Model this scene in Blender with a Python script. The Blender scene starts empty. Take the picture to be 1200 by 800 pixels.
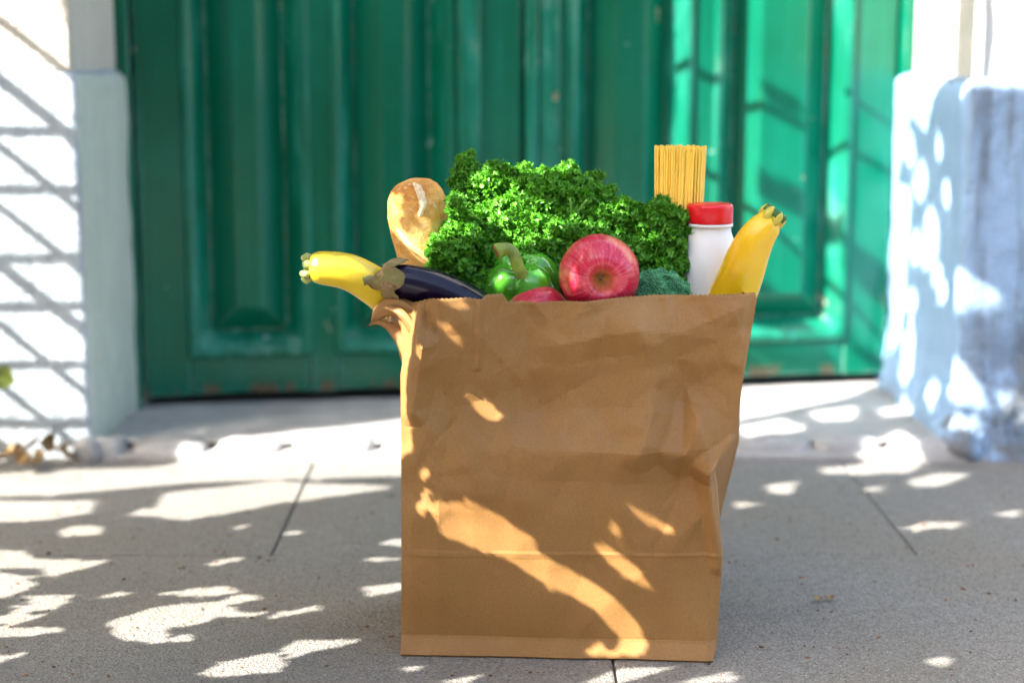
import bpy, bmesh, math, random
import numpy as np
from mathutils import Vector, Matrix, noise
random.seed(7)
R = math.radians
S = bpy.context.scene
COL = S.collection

# ------------------------------------------------------------------ camera, light, exposure
TILT, YAW, FPX = R(9.7), 0.004, 2000.0
CAM = Vector((0, -1.52, 0.56))
Fv = Vector((math.sin(YAW)*math.cos(TILT), math.cos(YAW)*math.cos(TILT), -math.sin(TILT)))
Rv = Vector((math.cos(YAW), -math.sin(YAW), 0))
Uv = Rv.cross(Fv)
cd = bpy.data.cameras.new('camera'); cam = bpy.data.objects.new('camera', cd); COL.objects.link(cam)
cam.matrix_world = Matrix.Translation(CAM) @ Matrix((Rv, Uv, -Fv)).transposed().to_4x4()
cd.sensor_width = 36; cd.lens = 60; cd.clip_start = 0.05; cd.clip_end = 1000
cd.dof.use_dof = True; cd.dof.focus_distance = 1.575; cd.dof.aperture_fstop = 3.1
S.camera = cam

SUN_EL = R(40)
AZ = math.atan2(0.527, 0.85)                      # direction the light travels, seen from above
L = Vector((math.cos(AZ)*math.cos(SUN_EL), math.sin(AZ)*math.cos(SUN_EL), -math.sin(SUN_EL))).normalized()
W = bpy.data.worlds.new('World'); S.world = W; W.use_nodes = True
wn = W.node_tree.nodes; wl = W.node_tree.links
sky = wn.new('ShaderNodeTexSky'); sky.sky_type = 'NISHITA'; sky.sun_disc = False
sky.sun_elevation = SUN_EL; sky.sun_rotation = math.atan2(-L.x, -L.y) % (2*math.pi)
sky.air_density = 1.0; sky.dust_density = 4.0; sky.ozone_density = 0.7
wl.new(sky.outputs[0], wn['Background'].inputs[0]); wn['Background'].inputs[1].default_value = 0.15
sd = bpy.data.lights.new('sun', 'SUN'); so = bpy.data.objects.new('sun', sd); COL.objects.link(so)
sd.energy = 4.4; sd.angle = R(0.35); sd.color = (1.0, 0.97, 0.92)
so.rotation_euler = L.to_track_quat('-Z', 'Y').to_euler()
so.location = -L*6
S.view_settings.view_transform = 'Standard'; S.view_settings.look = 'None'
S.view_settings.gamma = 1; S.view_settings.exposure = 2.4
S.render.engine = 'CYCLES'
S.cycles.use_denoising = True
S.cycles.max_bounces = 6

# ------------------------------------------------------------------ pixel -> place helpers (photo 1200 x 800)
def ray(px, py):
    return (Fv + Rv*((px-600)/FPX) - Uv*((py-400)/FPX))
def PY(px, py, y):                                  # point on the plane y
    d = ray(px, py); return CAM + d*((y-CAM.y)/d.y)
def PG(px, py, z=0.0):                              # point on the level z
    d = ray(px, py); return CAM + d*((z-CAM.z)/d.z)
def PX(px, py, x):
    d = ray(px, py); return CAM + d*((x-CAM.x)/d.x)
def to_px(p):
    q = Vector(p)-CAM; w = q.dot(Fv)
    return (600+FPX*q.dot(Rv)/w, 400-FPX*q.dot(Uv)/w, w)
DO = Vector((-0.553, 1.05, 0)); DE = Vector((1.179, 0.195, 0)).normalized(); DN = Vector((DE.y, -DE.x, 0))
def PD(px, py):                                     # point on the door plane
    d = ray(px, py); t = (DO-CAM).dot(DN)/d.dot(DN); return CAM+d*t
def door_s(px, py=230): return (PD(px, py)-DO).dot(DE)

# ------------------------------------------------------------------ object helpers
def link(name, me, mats, parent=None, loc=(0, 0, 0)):
    o = bpy.data.objects.new(name, me); COL.objects.link(o)
    if mats:
        for m in (mats if isinstance(mats, (list, tuple)) else [mats]): me.materials.append(m)
    if parent: o.parent = parent
    o.location = loc
    return o
def mesh(name, vs, fs, smooth=True):
    me = bpy.data.meshes.new(name); me.from_pydata([tuple(v) for v in vs], [], fs); me.update()
    if smooth: me.polygons.foreach_set('use_smooth', [True]*len(me.polygons))
    return me
def bm_mesh(name, bm, smooth=True):
    me = bpy.data.meshes.new(name); bm.to_mesh(me); bm.free()
    if smooth: me.polygons.foreach_set('use_smooth', [True]*len(me.polygons))
    return me
def tag(o, label, cat, group=None, kind=None):
    o['label'] = label; o['category'] = cat
    if group: o['group'] = group
    if kind: o['kind'] = kind
    return o
def empty(name, loc, label, cat, group=None):
    o = bpy.data.objects.new(name, None); COL.objects.link(o); o.location = loc; o.empty_display_size = .03
    return tag(o, label, cat, group)
def structure(o): o['kind'] = 'structure'; return o
def sub(vs, b): return [Vector(v)-Vector(b) for v in vs]

def catmull(pts, n):
    P = [Vector(p) for p in pts]; P = [P[0]*2-P[1]] + P + [P[-1]*2-P[-2]]
    out = []
    segs = len(P)-3
    for i in range(n):
        t = i/(n-1)*segs; k = min(int(t), segs-1); t -= k
        a, b, c, d = P[k:k+4]
        out.append(0.5*((2*b)+(c-a)*t+(2*a-5*b+4*c-d)*t*t+(3*b-a-3*c+d)*t**3))
    return out
def interp(xs, ys, x):
    return float(np.interp(x, xs, ys))
def sweep(path, rad, seg=20, shape=None, cap=True, ref=(0, -1, 0)):
    """tube along path; rad(t) radius; shape(t, a) multiplies it"""
    n = len(path); vs = []; fs = []
    prev = Vector(ref)
    for i, p in enumerate(path):
        tg = (path[min(i+1, n-1)]-path[max(i-1, 0)]).normalized()
        nx = (prev-tg*prev.dot(tg)).normalized(); prev = nx; ny = tg.cross(nx)
        t = i/(n-1); r = rad(t)
        for k in range(seg):
            a = 2*math.pi*k/seg
            m = shape(t, a) if shape else 1
            vs.append(p+(nx*math.cos(a)+ny*math.sin(a))*r*m)
    for i in range(n-1):
        for k in range(seg):
            a = i*seg+k; b = i*seg+(k+1) % seg
            fs.append((a, b, b+seg, a+seg))
    if cap:
        fs.append(tuple(range(seg))[::-1]); fs.append(tuple((n-1)*seg+k for k in range(seg)))
    return vs, fs
def lathe(prof, seg=40, shape=None):
    vs = []; fs = []
    n = len(prof)
    for i, (r, z) in enumerate(prof):
        for k in range(seg):
            a = 2*math.pi*k/seg; m = shape(i/(n-1), a) if shape else 1
            vs.append(Vector((r*m*math.cos(a), r*m*math.sin(a), z)))
    for i in range(n-1):
        for k in range(seg):
            a = i*seg+k; b = i*seg+(k+1) % seg
            fs.append((a, b, b+seg, a+seg))
    return vs, fs
def box_bm(bm, x0, x1, y0, y1, z0, z1, bev=0.0, M=None, seg=2):
    m = Matrix.Translation(((x0+x1)/2, (y0+y1)/2, (z0+z1)/2)) @ Matrix.Diagonal((x1-x0, y1-y0, z1-z0, 1))
    r = bmesh.ops.create_cube(bm, size=1, matrix=m)
    vs = r['verts']
    if bev:
        es = list({e for v in vs for e in v.link_edges})
        rr = bmesh.ops.bevel(bm, geom=es, offset=bev, segments=seg, affect='EDGES', profile=.5)
        vs = list({v for f in rr['faces'] for v in f.verts} | {v for v in vs if v.is_valid})
    if M: bmesh.ops.transform(bm, matrix=M, verts=vs)
    return vs

# ------------------------------------------------------------------ materials
class NT:
    def __init__(s, name):
        s.m = bpy.data.materials.new(name); s.m.use_nodes = True; s.t = s.m.node_tree; s.n = s.t.nodes; s.b = s.n['Principled BSDF']
    def add(s, t, **k):
        nd = s.n.new(t)
        for a, v in k.items(): setattr(nd, a, v)
        return nd
    def ln(s, a, b): s.t.links.new(a, b)
    def pos(s, scale=(1, 1, 1), obj=False):
        mp = s.add('ShaderNodeMapping'); mp.inputs['Scale'].default_value = scale
        if obj: c = s.add('ShaderNodeTexCoord').outputs['Object']
        else: c = s.add('ShaderNodeNewGeometry').outputs['Position']
        s.ln(c, mp.inputs[0]); return mp.outputs[0]
    def noise(s, scale, detail=4, rough=.55, vec=None, dist=0):
        nd = s.add('ShaderNodeTexNoise'); nd.inputs['Scale'].default_value = scale; nd.inputs['Detail'].default_value = detail
        nd.inputs['Roughness'].default_value = rough; nd.inputs['Distortion'].default_value = dist
        s.ln(vec if vec is not None else s.pos(), nd.inputs['Vector']); return nd.outputs['Fac']
    def voro(s, scale, vec=None, feat='F1', rnd=1.0):
        nd = s.add('ShaderNodeTexVoronoi', feature=feat); nd.inputs['Scale'].default_value = scale
        nd.inputs['Randomness'].default_value = rnd
        s.ln(vec if vec is not None else s.pos(), nd.inputs['Vector']); return nd
    def ramp(s, fac, stops, interp='LINEAR'):
        r = s.add('ShaderNodeValToRGB'); r.color_ramp.interpolation = interp
        e = r.color_ramp.elements
        while len(e) < len(stops): e.new(.5)
        for q, (p, c) in zip(e, stops):
            q.position = p; q.color = (c, c, c, 1) if isinstance(c, (int, float)) else (*c, 1)
        s.ln(fac, r.inputs[0]); return r.outputs[0]
    def mix(s, fac, a, b, mode='MIX'):
        m = s.add('ShaderNodeMix', data_type='RGBA', blend_type=mode)
        for sock, v in ((m.inputs[0], fac), (m.inputs[6], a), (m.inputs[7], b)):
            if isinstance(v, (int, float)): sock.default_value = v
            elif isinstance(v, tuple): sock.default_value = (*v, 1)
            else: s.ln(v, sock)
        return m.outputs[2]
    def math(s, op, a, b=0.0, clamp=False):
        m = s.add('ShaderNodeMath', operation=op, use_clamp=clamp)
        for sock, v in ((m.inputs[0], a), (m.inputs[1], b)):
            if isinstance(v, (int, float)): sock.default_value = v
            else: s.ln(v, sock)
        return m.outputs[0]
    def sep(s, v):
        m = s.add('ShaderNodeSeparateXYZ'); s.ln(v, m.inputs[0]); return m.outputs
    def bump(s, h, strength=.3, dist=.002, prev=None):
        b = s.add('ShaderNodeBump'); b.inputs['Strength'].default_value = strength; b.inputs['Distance'].default_value = dist
        s.ln(h, b.inputs['Height'])
        if prev is not None: s.ln(prev, b.inputs['Normal'])
        s.ln(b.outputs[0], s.b.inputs['Normal']); return b.outputs[0]
    def set(s, **k):
        for a, v in k.items():
            i = s.b.inputs[a.replace('_', ' ')]
            if isinstance(v, (int, float)): i.default_value = v
            elif isinstance(v, tuple): i.default_value = (*v, 1) if i.type == 'RGBA' else v
            else: s.ln(v, i)
        return s.m

def mat_plain(name, c, rough=.5, var=.15, scale=60, **k):
    t = NT(name); f = t.noise(scale, 3)
    d = tuple(x*(1-var) for x in c); u = tuple(min(1, x*(1+var)) for x in c)
    return t.set(Base_Color=t.ramp(f, [(.3, d), (.7, u)]), Roughness=rough, **k)

def mat_concrete():
    t = NT('slab_concrete')
    big = t.noise(3, 4, .6); mid = t.noise(40, 5, .7)
    base = t.mix(t.ramp(big, [(.35, 0.0), (.65, 1.0)]), (.33, .31, .275), (.41, .395, .375))
    base = t.mix(t.ramp(mid, [(.3, .55), (.7, 0.0)]), base, (.24, .225, .20))
    oi = t.add('ShaderNodeObjectInfo')
    base = t.mix(t.math('MULTIPLY', oi.outputs['Random'], .35), base, (.33, .30, .25))
    br = t.noise(2.2, 5, .65); base = t.mix(t.ramp(br, [(.42, 0.0), (.66, .55)]), base, (.34, .28, .19))
    pit = t.noise(110, 5, .8); base = t.mix(t.ramp(pit, [(.36, .8), (.47, 0.0)]), base, (.17, .15, .125))
    v = t.voro(330); vc = t.sep(v.outputs['Color'])
    spot = t.math('MULTIPLY', t.ramp(v.outputs['Distance'], [(.25, 1.0), (.4, 0.0)]), t.ramp(vc[0], [(.60, 0.0), (.64, 1.0)]))
    col = t.mix(spot, base, t.ramp(vc[1], [(0, (.05, .045, .04)), (.35, (.12, .09, .06)), (.55, (.42, .38, .33)), (.8, (.5, .42, .3)), (1, (.6, .6, .6))]))
    v2 = t.voro(150); v2c = t.sep(v2.outputs['Color'])
    sp2 = t.math('MULTIPLY', t.ramp(v2.outputs['Distance'], [(.16, 1.0), (.22, 0.0)]), t.ramp(v2c[0], [(.86, 0.0), (.88, 1.0)]))
    col = t.mix(sp2, col, t.ramp(v2c[2], [(0, (.05, .04, .03)), (.5, (.3, .16, .07)), (1, (.55, .52, .48))]))
    gr = t.noise(420, 4, .85)
    col = t.mix(t.ramp(gr, [(.38, .95), (.60, 0.0)]), col, (.13, .12, .105))
    h = t.math('ADD', t.noise(320, 4, .75), t.math('MULTIPLY', v.outputs['Distance'], -.6))
    t.bump(h, 1.0, .0026)
    return t.set(Base_Color=col, Roughness=.85)
def mat_doorstep():
    t = NT('doorstep_stone'); f = t.noise(14, 6, .65); g = t.noise(220, 3, .7)
    c = t.ramp(f, [(.3, (.30, .285, .27)), (.5, (.40, .385, .37)), (.75, (.48, .46, .43))])
    c = t.mix(t.ramp(g, [(.3, .4), (.6, 0.0)]), c, (.22, .2, .18))
    t.bump(t.math('ADD', f, t.math('MULTIPLY', g, .3)), .5, .004)
    return t.set(Base_Color=c, Roughness=.85)
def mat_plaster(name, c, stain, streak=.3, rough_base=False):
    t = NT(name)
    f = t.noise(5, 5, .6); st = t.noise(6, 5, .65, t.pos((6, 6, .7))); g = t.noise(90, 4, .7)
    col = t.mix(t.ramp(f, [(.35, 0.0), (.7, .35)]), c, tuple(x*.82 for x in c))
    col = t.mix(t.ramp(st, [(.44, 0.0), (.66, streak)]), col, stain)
    z = t.sep(t.pos())[2]
    zz = t.math('ADD', z, t.math('MULTIPLY', t.math('SUBTRACT', f, .5), .18))
    if rough_base:
        dm = t.ramp(t.noise(26, 5, .7), [(.42, 0.0), (.56, 1.0)])
        lowz = t.ramp(zz, [(.04, 1.0), (.22, 0.0)])
        col = t.mix(t.math('MULTIPLY', dm, t.math('MULTIPLY', lowz, .85)), col, (.16, .155, .14))
    else:
        col = t.mix(t.ramp(zz, [(0, .35), (.05, 0.0)]), col, (.3, .26, .2))
    sp = t.ramp(t.noise(130, 2, .5), [(.68, 0.0), (.74, .6)])
    col = t.mix(sp, col, stain)
    t.bump(t.math('ADD', t.math('MULTIPLY', g, .5), t.noise(25, 4, .6)), .8, .010)
    return t.set(Base_Color=col, Roughness=.8)
def mat_paint(name, wear=0.5, rub_highlight=False):
    t = NT(name)
    lo = t.noise(3, 4, .6); vs = t.noise(30, 4, .6, t.pos((3, 3, .15)))
    col = t.mix(t.ramp(lo, [(.3, 0.0), (.7, 1.0)]), (.0001, .094, .046), (.0003, .148, .080))
    col = t.mix(t.ramp(vs, [(.5, 0.0), (.75, .3)]), col, (.006, .2, .15))
    if rub_highlight:
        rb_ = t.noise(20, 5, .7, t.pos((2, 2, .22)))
        col = t.mix(t.ramp(rb_, [(.46, 0.0), (.64, .42)]), col, t.ramp(t.noise(9, 3), [(.4, (.006, .23, .16)), (.6, (.05, .36, .28)), (.78, (.40, .55, .48))]))  # pale teal streaks: worn paint, and highlights painted onto mouldings and battens
    ch = t.noise(17, 5, .6, t.pos((1, 1, .55)))
    m = t.ramp(ch, [(.69, 0.0), (.705, wear)])
    ch2 = t.noise(38, 3, .5)
    m2 = t.ramp(ch2, [(.74, 0.0), (.755, wear)])
    z = t.sep(t.pos())[2]
    foot = t.math('MULTIPLY', t.ramp(z, [(.042, .9), (.056, 0.0)]), t.ramp(t.noise(22, 4, .6, t.pos((1, 1, .3))), [(.52, 0.0), (.58, 1.0)]))
    chipc = t.ramp(t.noise(60, 2), [(.4, (.22, .085, .03)), (.55, (.42, .33, .22)), (.7, (.30, .42, .36))])
    col = t.mix(m, col, chipc); col = t.mix(m2, col, (.25, .40, .33)); col = t.mix(foot, col, (.16, .075, .035))
    bv = t.add('ShaderNodeBevel', samples=4); bv.inputs[0].default_value = .008
    ge = t.add('ShaderNodeNewGeometry'); dt = t.add('ShaderNodeVectorMath', operation='DOT_PRODUCT'); t.ln(bv.outputs[0], dt.inputs[0]); t.ln(ge.outputs['Normal'], dt.inputs[1])
    edge = t.math('MULTIPLY', t.ramp(dt.outputs['Value'], [(.86, 1.0), (.97, 0.0)]), t.ramp(t.noise(13, 5, .65, t.pos((2, 2, .35))), [(.40, 0.0), (.58, .9)]))
    col = t.mix(edge, col, t.ramp(t.noise(40, 3), [(.4, (.06, .40, .30)), (.55, (.32, .58, .50)), (.70, (.36, .17, .07))]))  # worn edges, kept pale to paint in the highlights along them too
    tot = t.math('MAXIMUM', t.math('MAXIMUM', m, m2), foot)
    t.bump(t.math('SUBTRACT', t.math('MULTIPLY', vs, .25), tot), .35, .002)
    return t.set(Base_Color=col, Roughness=t.ramp(tot, [(0, .24), (1, .75)]), Specular_IOR_Level=.35)
def mat_kraft():
    t = NT('kraft_paper')
    f = t.noise(9, 4, .6); fib = t.noise(620, 3, .7, t.pos((1.2, 1.2, .8))); fl = t.noise(420, 4, .7)
    col = t.mix(t.ramp(f, [(.3, 0.0), (.7, 1.0)]), (.305, .146, .042), (.365, .190, .058))
    col = t.mix(t.ramp(fib, [(.36, .38), (.56, 0.0)]), col, (.19, .085, .024))
    col = t.mix(t.ramp(fl, [(.56, 0.0), (.72, .10)]), col, (.44, .25, .085))
    t.bump(fib, .10, .0006)
    return t.set(Base_Color=col, Roughness=.55, Specular_IOR_Level=.4)
def mat_apple():
    t = NT('apple_skin'); p = t.pos(obj=True); s = t.sep(p)
    ang = t.add('ShaderNodeMath', operation='ARCTAN2'); t.ln(s[1], ang.inputs[0]); t.ln(s[0], ang.inputs[1])
    cmb = t.add('ShaderNodeCombineXYZ'); t.ln(t.math('COSINE', ang.outputs[0]), cmb.inputs[0]); t.ln(t.math('SINE', ang.outputs[0]), cmb.inputs[1])
    t.ln(t.math('MULTIPLY', s[2], 6.0), cmb.inputs[2])
    st = t.noise(14, 4, .65, cmb.outputs[0])
    pat = t.noise(22, 2, .5, p)
    rr = t.math('SQRT', t.math('ADD', t.math('MULTIPLY', s[0], s[0]), t.math('MULTIPLY', s[1], s[1])))
    nearstem = t.math('MULTIPLY', t.ramp(rr, [(.004, 1.0), (.013, 0.0)]), t.ramp(s[2], [(.0, 0.0), (.01, 1.0)]))
    col = t.ramp(st, [(.28, (.44, .004, .028)), (.52, (.64, .018, .06)), (.66, (.72, .09, .12)), (.80, (.66, .26, .12))])
    col = t.mix(t.ramp(pat, [(.60, 0.0), (.78, .8)]), col, (.72, .42, .14))
    col = t.mix(t.math('MULTIPLY', nearstem, t.ramp(st, [(.3, .25), (.6, 1.0)])), col, (.55, .33, .08))
    v = t.voro(520, p); dots = t.math('MULTIPLY', t.ramp(v.outputs['Distance'], [(.12, 1.0), (.2, 0.0)]), t.ramp(t.sep(v.outputs['Color'])[0], [(.45, 0.0), (.5, .75)]))
    col = t.mix(dots, col, (.85, .55, .5))
    return t.set(Base_Color=col, Roughness=.28, Coat_Weight=.25, Coat_Roughness=.12)
def mat_bread():
    t = NT('bread_crust'); p = t.pos(obj=True)
    f = t.noise(24, 6, .7, p, .6); g = t.noise(150, 5, .75, p)
    col = t.ramp(f, [(.34, (.86, .56, .21)), (.50, (.74, .36, .08)), (.64, (.52, .18, .03))])
    col = t.mix(t.ramp(g, [(.56, 0.0), (.66, .75)]), col, (.84, .66, .42))
    t.bump(t.math('ADD', f, t.math('MULTIPLY', g, .6)), .8, .004)
    return t.set(Base_Color=col, Roughness=.72, Specular_IOR_Level=.25)
def mat_squash(name, a, b, side=None):
    t = NT(name); p = t.pos(obj=True)
    col = t.ramp(t.noise(30, 3, .5, p), [(.3, a), (.7, b)])
    col = t.mix(t.ramp(t.noise(160, 2, .5, p), [(.62, 0.0), (.72, .35)]), col, (.8, .62, .15))
    t.bump(t.noise(50, 3, .5, p), .12, .002)
    return t.set(Base_Color=col, Roughness=.32, Coat_Weight=.2, Coat_Roughness=.2)

MC = mat_concrete(); MDS = mat_doorstep(); MK = mat_kraft()
MP = mat_paint('green_door_paint', .75); MPR = mat_paint('rubbed_highlight_door_paint', .8, True)
MASPH = mat_plain('asphalt', (.055, .055, .055), .9)
M_PL_L = mat_plaster('whitewash_plinth', (.40, .46, .50), (.24, .27, .29), .5)
M_UP_L = mat_plaster('cream_plaster', (.58, .55, .48), (.4, .35, .28), .3)
M_PL_R = mat_plaster('blue_grey_plinth', (.32, .47, .68), (.15, .19, .24), .85, True)
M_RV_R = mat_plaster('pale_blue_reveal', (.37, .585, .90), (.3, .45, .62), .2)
M_RV_L = mat_plaster('grey_green_reveal', (.50, .56, .485), (.38, .42, .35), .3)
M_UP_R = mat_plaster('white_plaster', (.74, .73, .69), (.5, .46, .4), .2)
M_APPLE = mat_apple(); M_BREAD = mat_bread()
M_YEL = mat_squash('yellow_zucchini_skin', (.72, .50, .015), (.80, .60, .03))
M_SQ = mat_squash('yellow_squash_skin', (.86, .46, .004), (.88, .58, .010))
M_KNOB = mat_squash('squash_knob_skin', (.60, .42, .02), (.52, .46, .05))
M_DKGREEN = mat_plain('cut_stem_green', (.05, .14, .03), .6, .4, 150)
M_PALEGREEN = mat_plain('pale_stem', (.40, .47, .14), .5, .25, 120)
M_EGG = mat_plain('eggplant_skin', (.008, .003, .018), .20, .2, 30, Specular_IOR_Level=.42)
def mat_calyx():
    t = NT('dry_calyx'); p = t.pos(obj=True); f = t.noise(55, 5, .65, p)
    t.bump(t.noise(140, 4, .7, p), .6, .002)
    return t.set(Base_Color=t.ramp(f, [(.34, (.07, .04, .015)), (.46, (.26, .16, .07)), (.52, (.15, .18, .05)), (.56, (.27, .18, .08)), (.66, (.42, .30, .17))]), Roughness=.8)
M_CALYX = mat_calyx()
M_PEP = mat_plain('pepper_skin', (.075, .36, .02), .14, .35, 25, Coat_Weight=.5, Coat_Roughness=.05)
M_PSTEM = mat_plain('pepper_stem', (.22, .30, .04), .5, .4, 90)
M_PAR = [None]
def mat_parsley():
    t = NT('parsley_leaf'); oi = t.add('ShaderNodeObjectInfo'); f = t.noise(260, 2, .5)
    c = t.mix(t.ramp(f, [(.3, 0.0), (.7, 1.0)]), (.05, .255, .012), (.19, .53, .035))
    c2 = t.mix(oi.outputs['Random'], c, t.mix(.5, c, (.10, .36, .025)))
    tr = t.add('ShaderNodeBsdfTranslucent'); t.ln(t.mix(1.0, c2, (.9, 1.0, .45), 'MULTIPLY'), tr.inputs[0])
    mx = t.add('ShaderNodeMixShader'); mx.inputs[0].default_value = .28
    t.set(Base_Color=c2, Roughness=.42, Specular_IOR_Level=.4)
    t.ln(t.b.outputs[0], mx.inputs[1]); t.ln(tr.outputs[0], mx.inputs[2]); t.ln(mx.outputs[0], t.n['Material Output'].inputs[0])
    return t.m
M_PARS = mat_parsley()
M_PARSTEM = mat_plain('parsley_stem', (.12, .30, .03), .4)
def mat_broc():
    t = NT('broccoli_bud'); f = t.noise(90, 3); 
    return t.set(Base_Color=t.ramp(f, [(.3, (.02, .15, .055)), (.55, (.06, .30, .12)), (.72, (.17, .46, .22))]), Roughness=.5)
M_BROC = mat_broc(); M_BSTALK = mat_plain('broccoli_stalk', (.2, .32, .10), .5)
M_SPAG = mat_plain('dry_pasta', (.92, .56, .05), .38, .05, 40, Subsurface_Weight=.0)
M_MILK = mat_plain('milk_bottle_plastic', (.80, .81, .83), .38, .015, 10)
M_CAP = mat_plain('red_cap_plastic', (.76, .006, .016), .3, .05, 20)
M_DRY = mat_plain('dry_leaf', (.30, .19, .075), .7, .6, 60)
M_LEAF = mat_plain('tree_leaf', (.07, .12, .03), .5, .4, 20, Transmission_Weight=.0)
M_WEED = mat_plain('yellow_green_leaf', (.24, .30, .05), .45, .4, 80)
M_BARK = mat_plain('bark', (.16, .12, .085), .85, .35, 40)
M_WOOD = mat_plain('weathered_wood', (.25, .19, .13), .8, .3, 50)
M_STEMBROWN = mat_plain('apple_stalk', (.14, .075, .03), .7)

# ------------------------------------------------------------------ ground
bm = bmesh.new(); box_bm(bm, -300, 300, -300, 300, -.25, -.10)
structure(link('ground', bm_mesh('ground', bm, False), MASPH))
pave = bpy.data.objects.new('pavement', None); COL.objects.link(pave); structure(pave)
JX, JY, SW, SD = .100, .331, .727, .469
bm = bmesh.new(); box_bm(bm, 0.0012, SW-.0012, 0.0012, SD-.0012, -.09, 0, .0022)
slab_me = bm_mesh('paving_slab', bm, False); slab_me.materials.append(MC)
for r in range(-6, 1):
    off = JX if (r % 2) else JX-SW/2
    for c in range(-6, 7):
        o = bpy.data.objects.new('paving_slab', slab_me); COL.objects.link(o); o.parent = pave
        o.location = (off+c*SW, JY+r*SD, random.uniform(-.0012, .0006))
        o.rotation_euler = (random.uniform(-.0015, .0015), random.uniform(-.001, .001), 0)
bm = bmesh.new(); box_bm(bm, JX-7*SW, JX+8*SW, JY-6*SD, JY+SD+.6, -.0995, -.0035)
link('joint_bed', bm_mesh('joint_bed', bm, False), mat_plain('joint_mortar', (.11, .10, .09), .95, .3, 200), pave)
bm = bmesh.new(); box_bm(bm, JX-7*SW, JX+8*SW, JY-6*SD-.16, JY-6*SD-.004, -.0995, .004, .012)
structure(link('kerb', bm_mesh('kerb', bm, False), MDS))

# ------------------------------------------------------------------ wall piers either side of the door
XL, XR, YW = -.573, .623, .80
def pier(plan, ztop, amp, inset, seed, zs=None, base_amp=0, bulge=0, zlist=None):
    """wall sheet along plan [(x,y,nx,ny)], rising from the pavement, with a rounded shoulder"""
    prof = []
    n = 60
    for i in range(n+1): prof.append((0.0, -.05+(ztop-.02+.05)*i/n))
    for i in range(1, 7):
        a = i/6*math.pi/2; prof.append((-inset*(1-math.cos(a)), ztop-.02+.02*math.sin(a)))
    vs = []; fs = []
    for (x, y, nx, ny) in plan:
        for d, z in prof:
            h = noise.fractal(Vector((x*7+seed, y*7, z*7)), 1.0, 2.0, 4)*amp
            if base_amp and z < .2: h += noise.fractal(Vector((x*22+seed, y*22, z*22)), 1.0, 2.0, 4)*base_amp*(1-max(z, 0)/.2)+bulge*(1-max(z, 0)/.2)**2
            vs.append((x+nx*(d+h), y+ny*(d+h), z+noise.noise(Vector((x*9+seed, y*9, 3)))*.006*(z > ztop-.05)))
    m = len(prof)
    for i in range(len(plan)-1):
        for j in range(m-1): fs.append((i*m+j, (i+1)*m+j, (i+1)*m+j+1, i*m+j+1))
    return vs, fs
def corner_plan(far, xc, yc, back, side):
    """from far (x) along the front to the corner, round it and go back to the door"""
    pts = []
    s = 1 if side < 0 else -1                       # left pier: front runs to +x
    r = .012
    xs = list(np.linspace(far, xc-s*.35, 10))[:-1] + list(np.linspace(xc-s*.35, xc-s*r, 60))
    for x in xs: pts.append((x, yc, 0, -1))
    for k in range(1, 5):
        a = k/5*math.pi/2; pts.append((xc-s*r+s*r*math.sin(a), yc+r-r*math.cos(a), s*math.sin(a), -math.cos(a)))
    (bx, by) = back
    for t in np.linspace(0, 1, 40): pts.append((xc+(bx-xc)*t, yc+r+(by-yc-r)*t, s, 0))
    return pts if side < 0 else pts[::-1]
ZPL, ZPR = .532, .522
planL = corner_plan(-4.2, XL, YW, (-.556, 1.10), -1)
planR = corner_plan(4.2, XR, YW, (.632, 1.30), 1)
def split_pier(name, plan, ztop, mats, amp, seed, label, side, base_amp=0, bulge=0, inset=.015):
    e = empty(name, ((plan[0][0]+plan[-1][0])/2, YW, 0), label, 'wall'); e['kind'] = 'thing'
    vs, fs = pier(plan, ztop, amp, inset, seed, base_amp=base_amp, bulge=bulge)
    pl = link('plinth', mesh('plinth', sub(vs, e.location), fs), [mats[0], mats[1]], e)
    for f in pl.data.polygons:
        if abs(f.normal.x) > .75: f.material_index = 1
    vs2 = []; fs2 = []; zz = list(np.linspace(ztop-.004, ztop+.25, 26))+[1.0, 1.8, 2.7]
    for (x, y, nx, ny) in plan:
        for z in zz:
            h = noise.fractal(Vector((x*6+seed+9, y*6, z*6)), 1.0, 2.0, 4)*amp*.7
            vs2.append((x+nx*(h-inset), y+ny*(h-inset), z))
    m = len(zz)
    for i in range(len(plan)-1):
        for j in range(m-1): fs2.append((i*m+j, (i+1)*m+j, (i+1)*m+j+1, i*m+j+1))
    link('upper_wall', mesh('upper_wall', sub(vs2, e.location), fs2), mats[2], e)
    return e
split_pier('wall_pier', planL, ZPL, (M_PL_L, M_RV_L, M_UP_L), .004, 3.3, 'whitewashed wall at the left edge, crossed by diagonal trellis shadows', -1)
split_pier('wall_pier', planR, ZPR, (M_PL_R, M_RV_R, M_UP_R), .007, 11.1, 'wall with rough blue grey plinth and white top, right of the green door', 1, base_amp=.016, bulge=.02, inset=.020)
bm = bmesh.new(); box_bm(bm, -.66, .74, .86, 1.5, 2.22, 2.7, .01)
structure(link('lintel', bm_mesh('lintel', bm, False), M_UP_L))

# the house added unseen behind the camera to shut off the low sky
opp = empty('blocker_house', (0, -9.5, 0), 'pale house added unseen behind the photographer, blocking the low sky', 'blocker_house')
bm = bmesh.new(); box_bm(bm, -22, 22, -8, 0, -.1, 6.6); link('wall', bm_mesh('wall', bm, False), mat_plain('pale_facade', (.30, .28, .24), .9, .1, 3), opp)
bm = bmesh.new(); box_bm(bm, -.5, .5, .0, .06, 0, 1.7, .02); wme = bm_mesh('window', bm, False); wme.materials.append(mat_plain('shutter_paint', (.2, .22, .22), .6))
for i in range(14):
    for z in (.9, 3.9):
        o = bpy.data.objects.new('window', wme); COL.objects.link(o); o.parent = opp; o.location = (-19.5+i*3, -.02, z)
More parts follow.
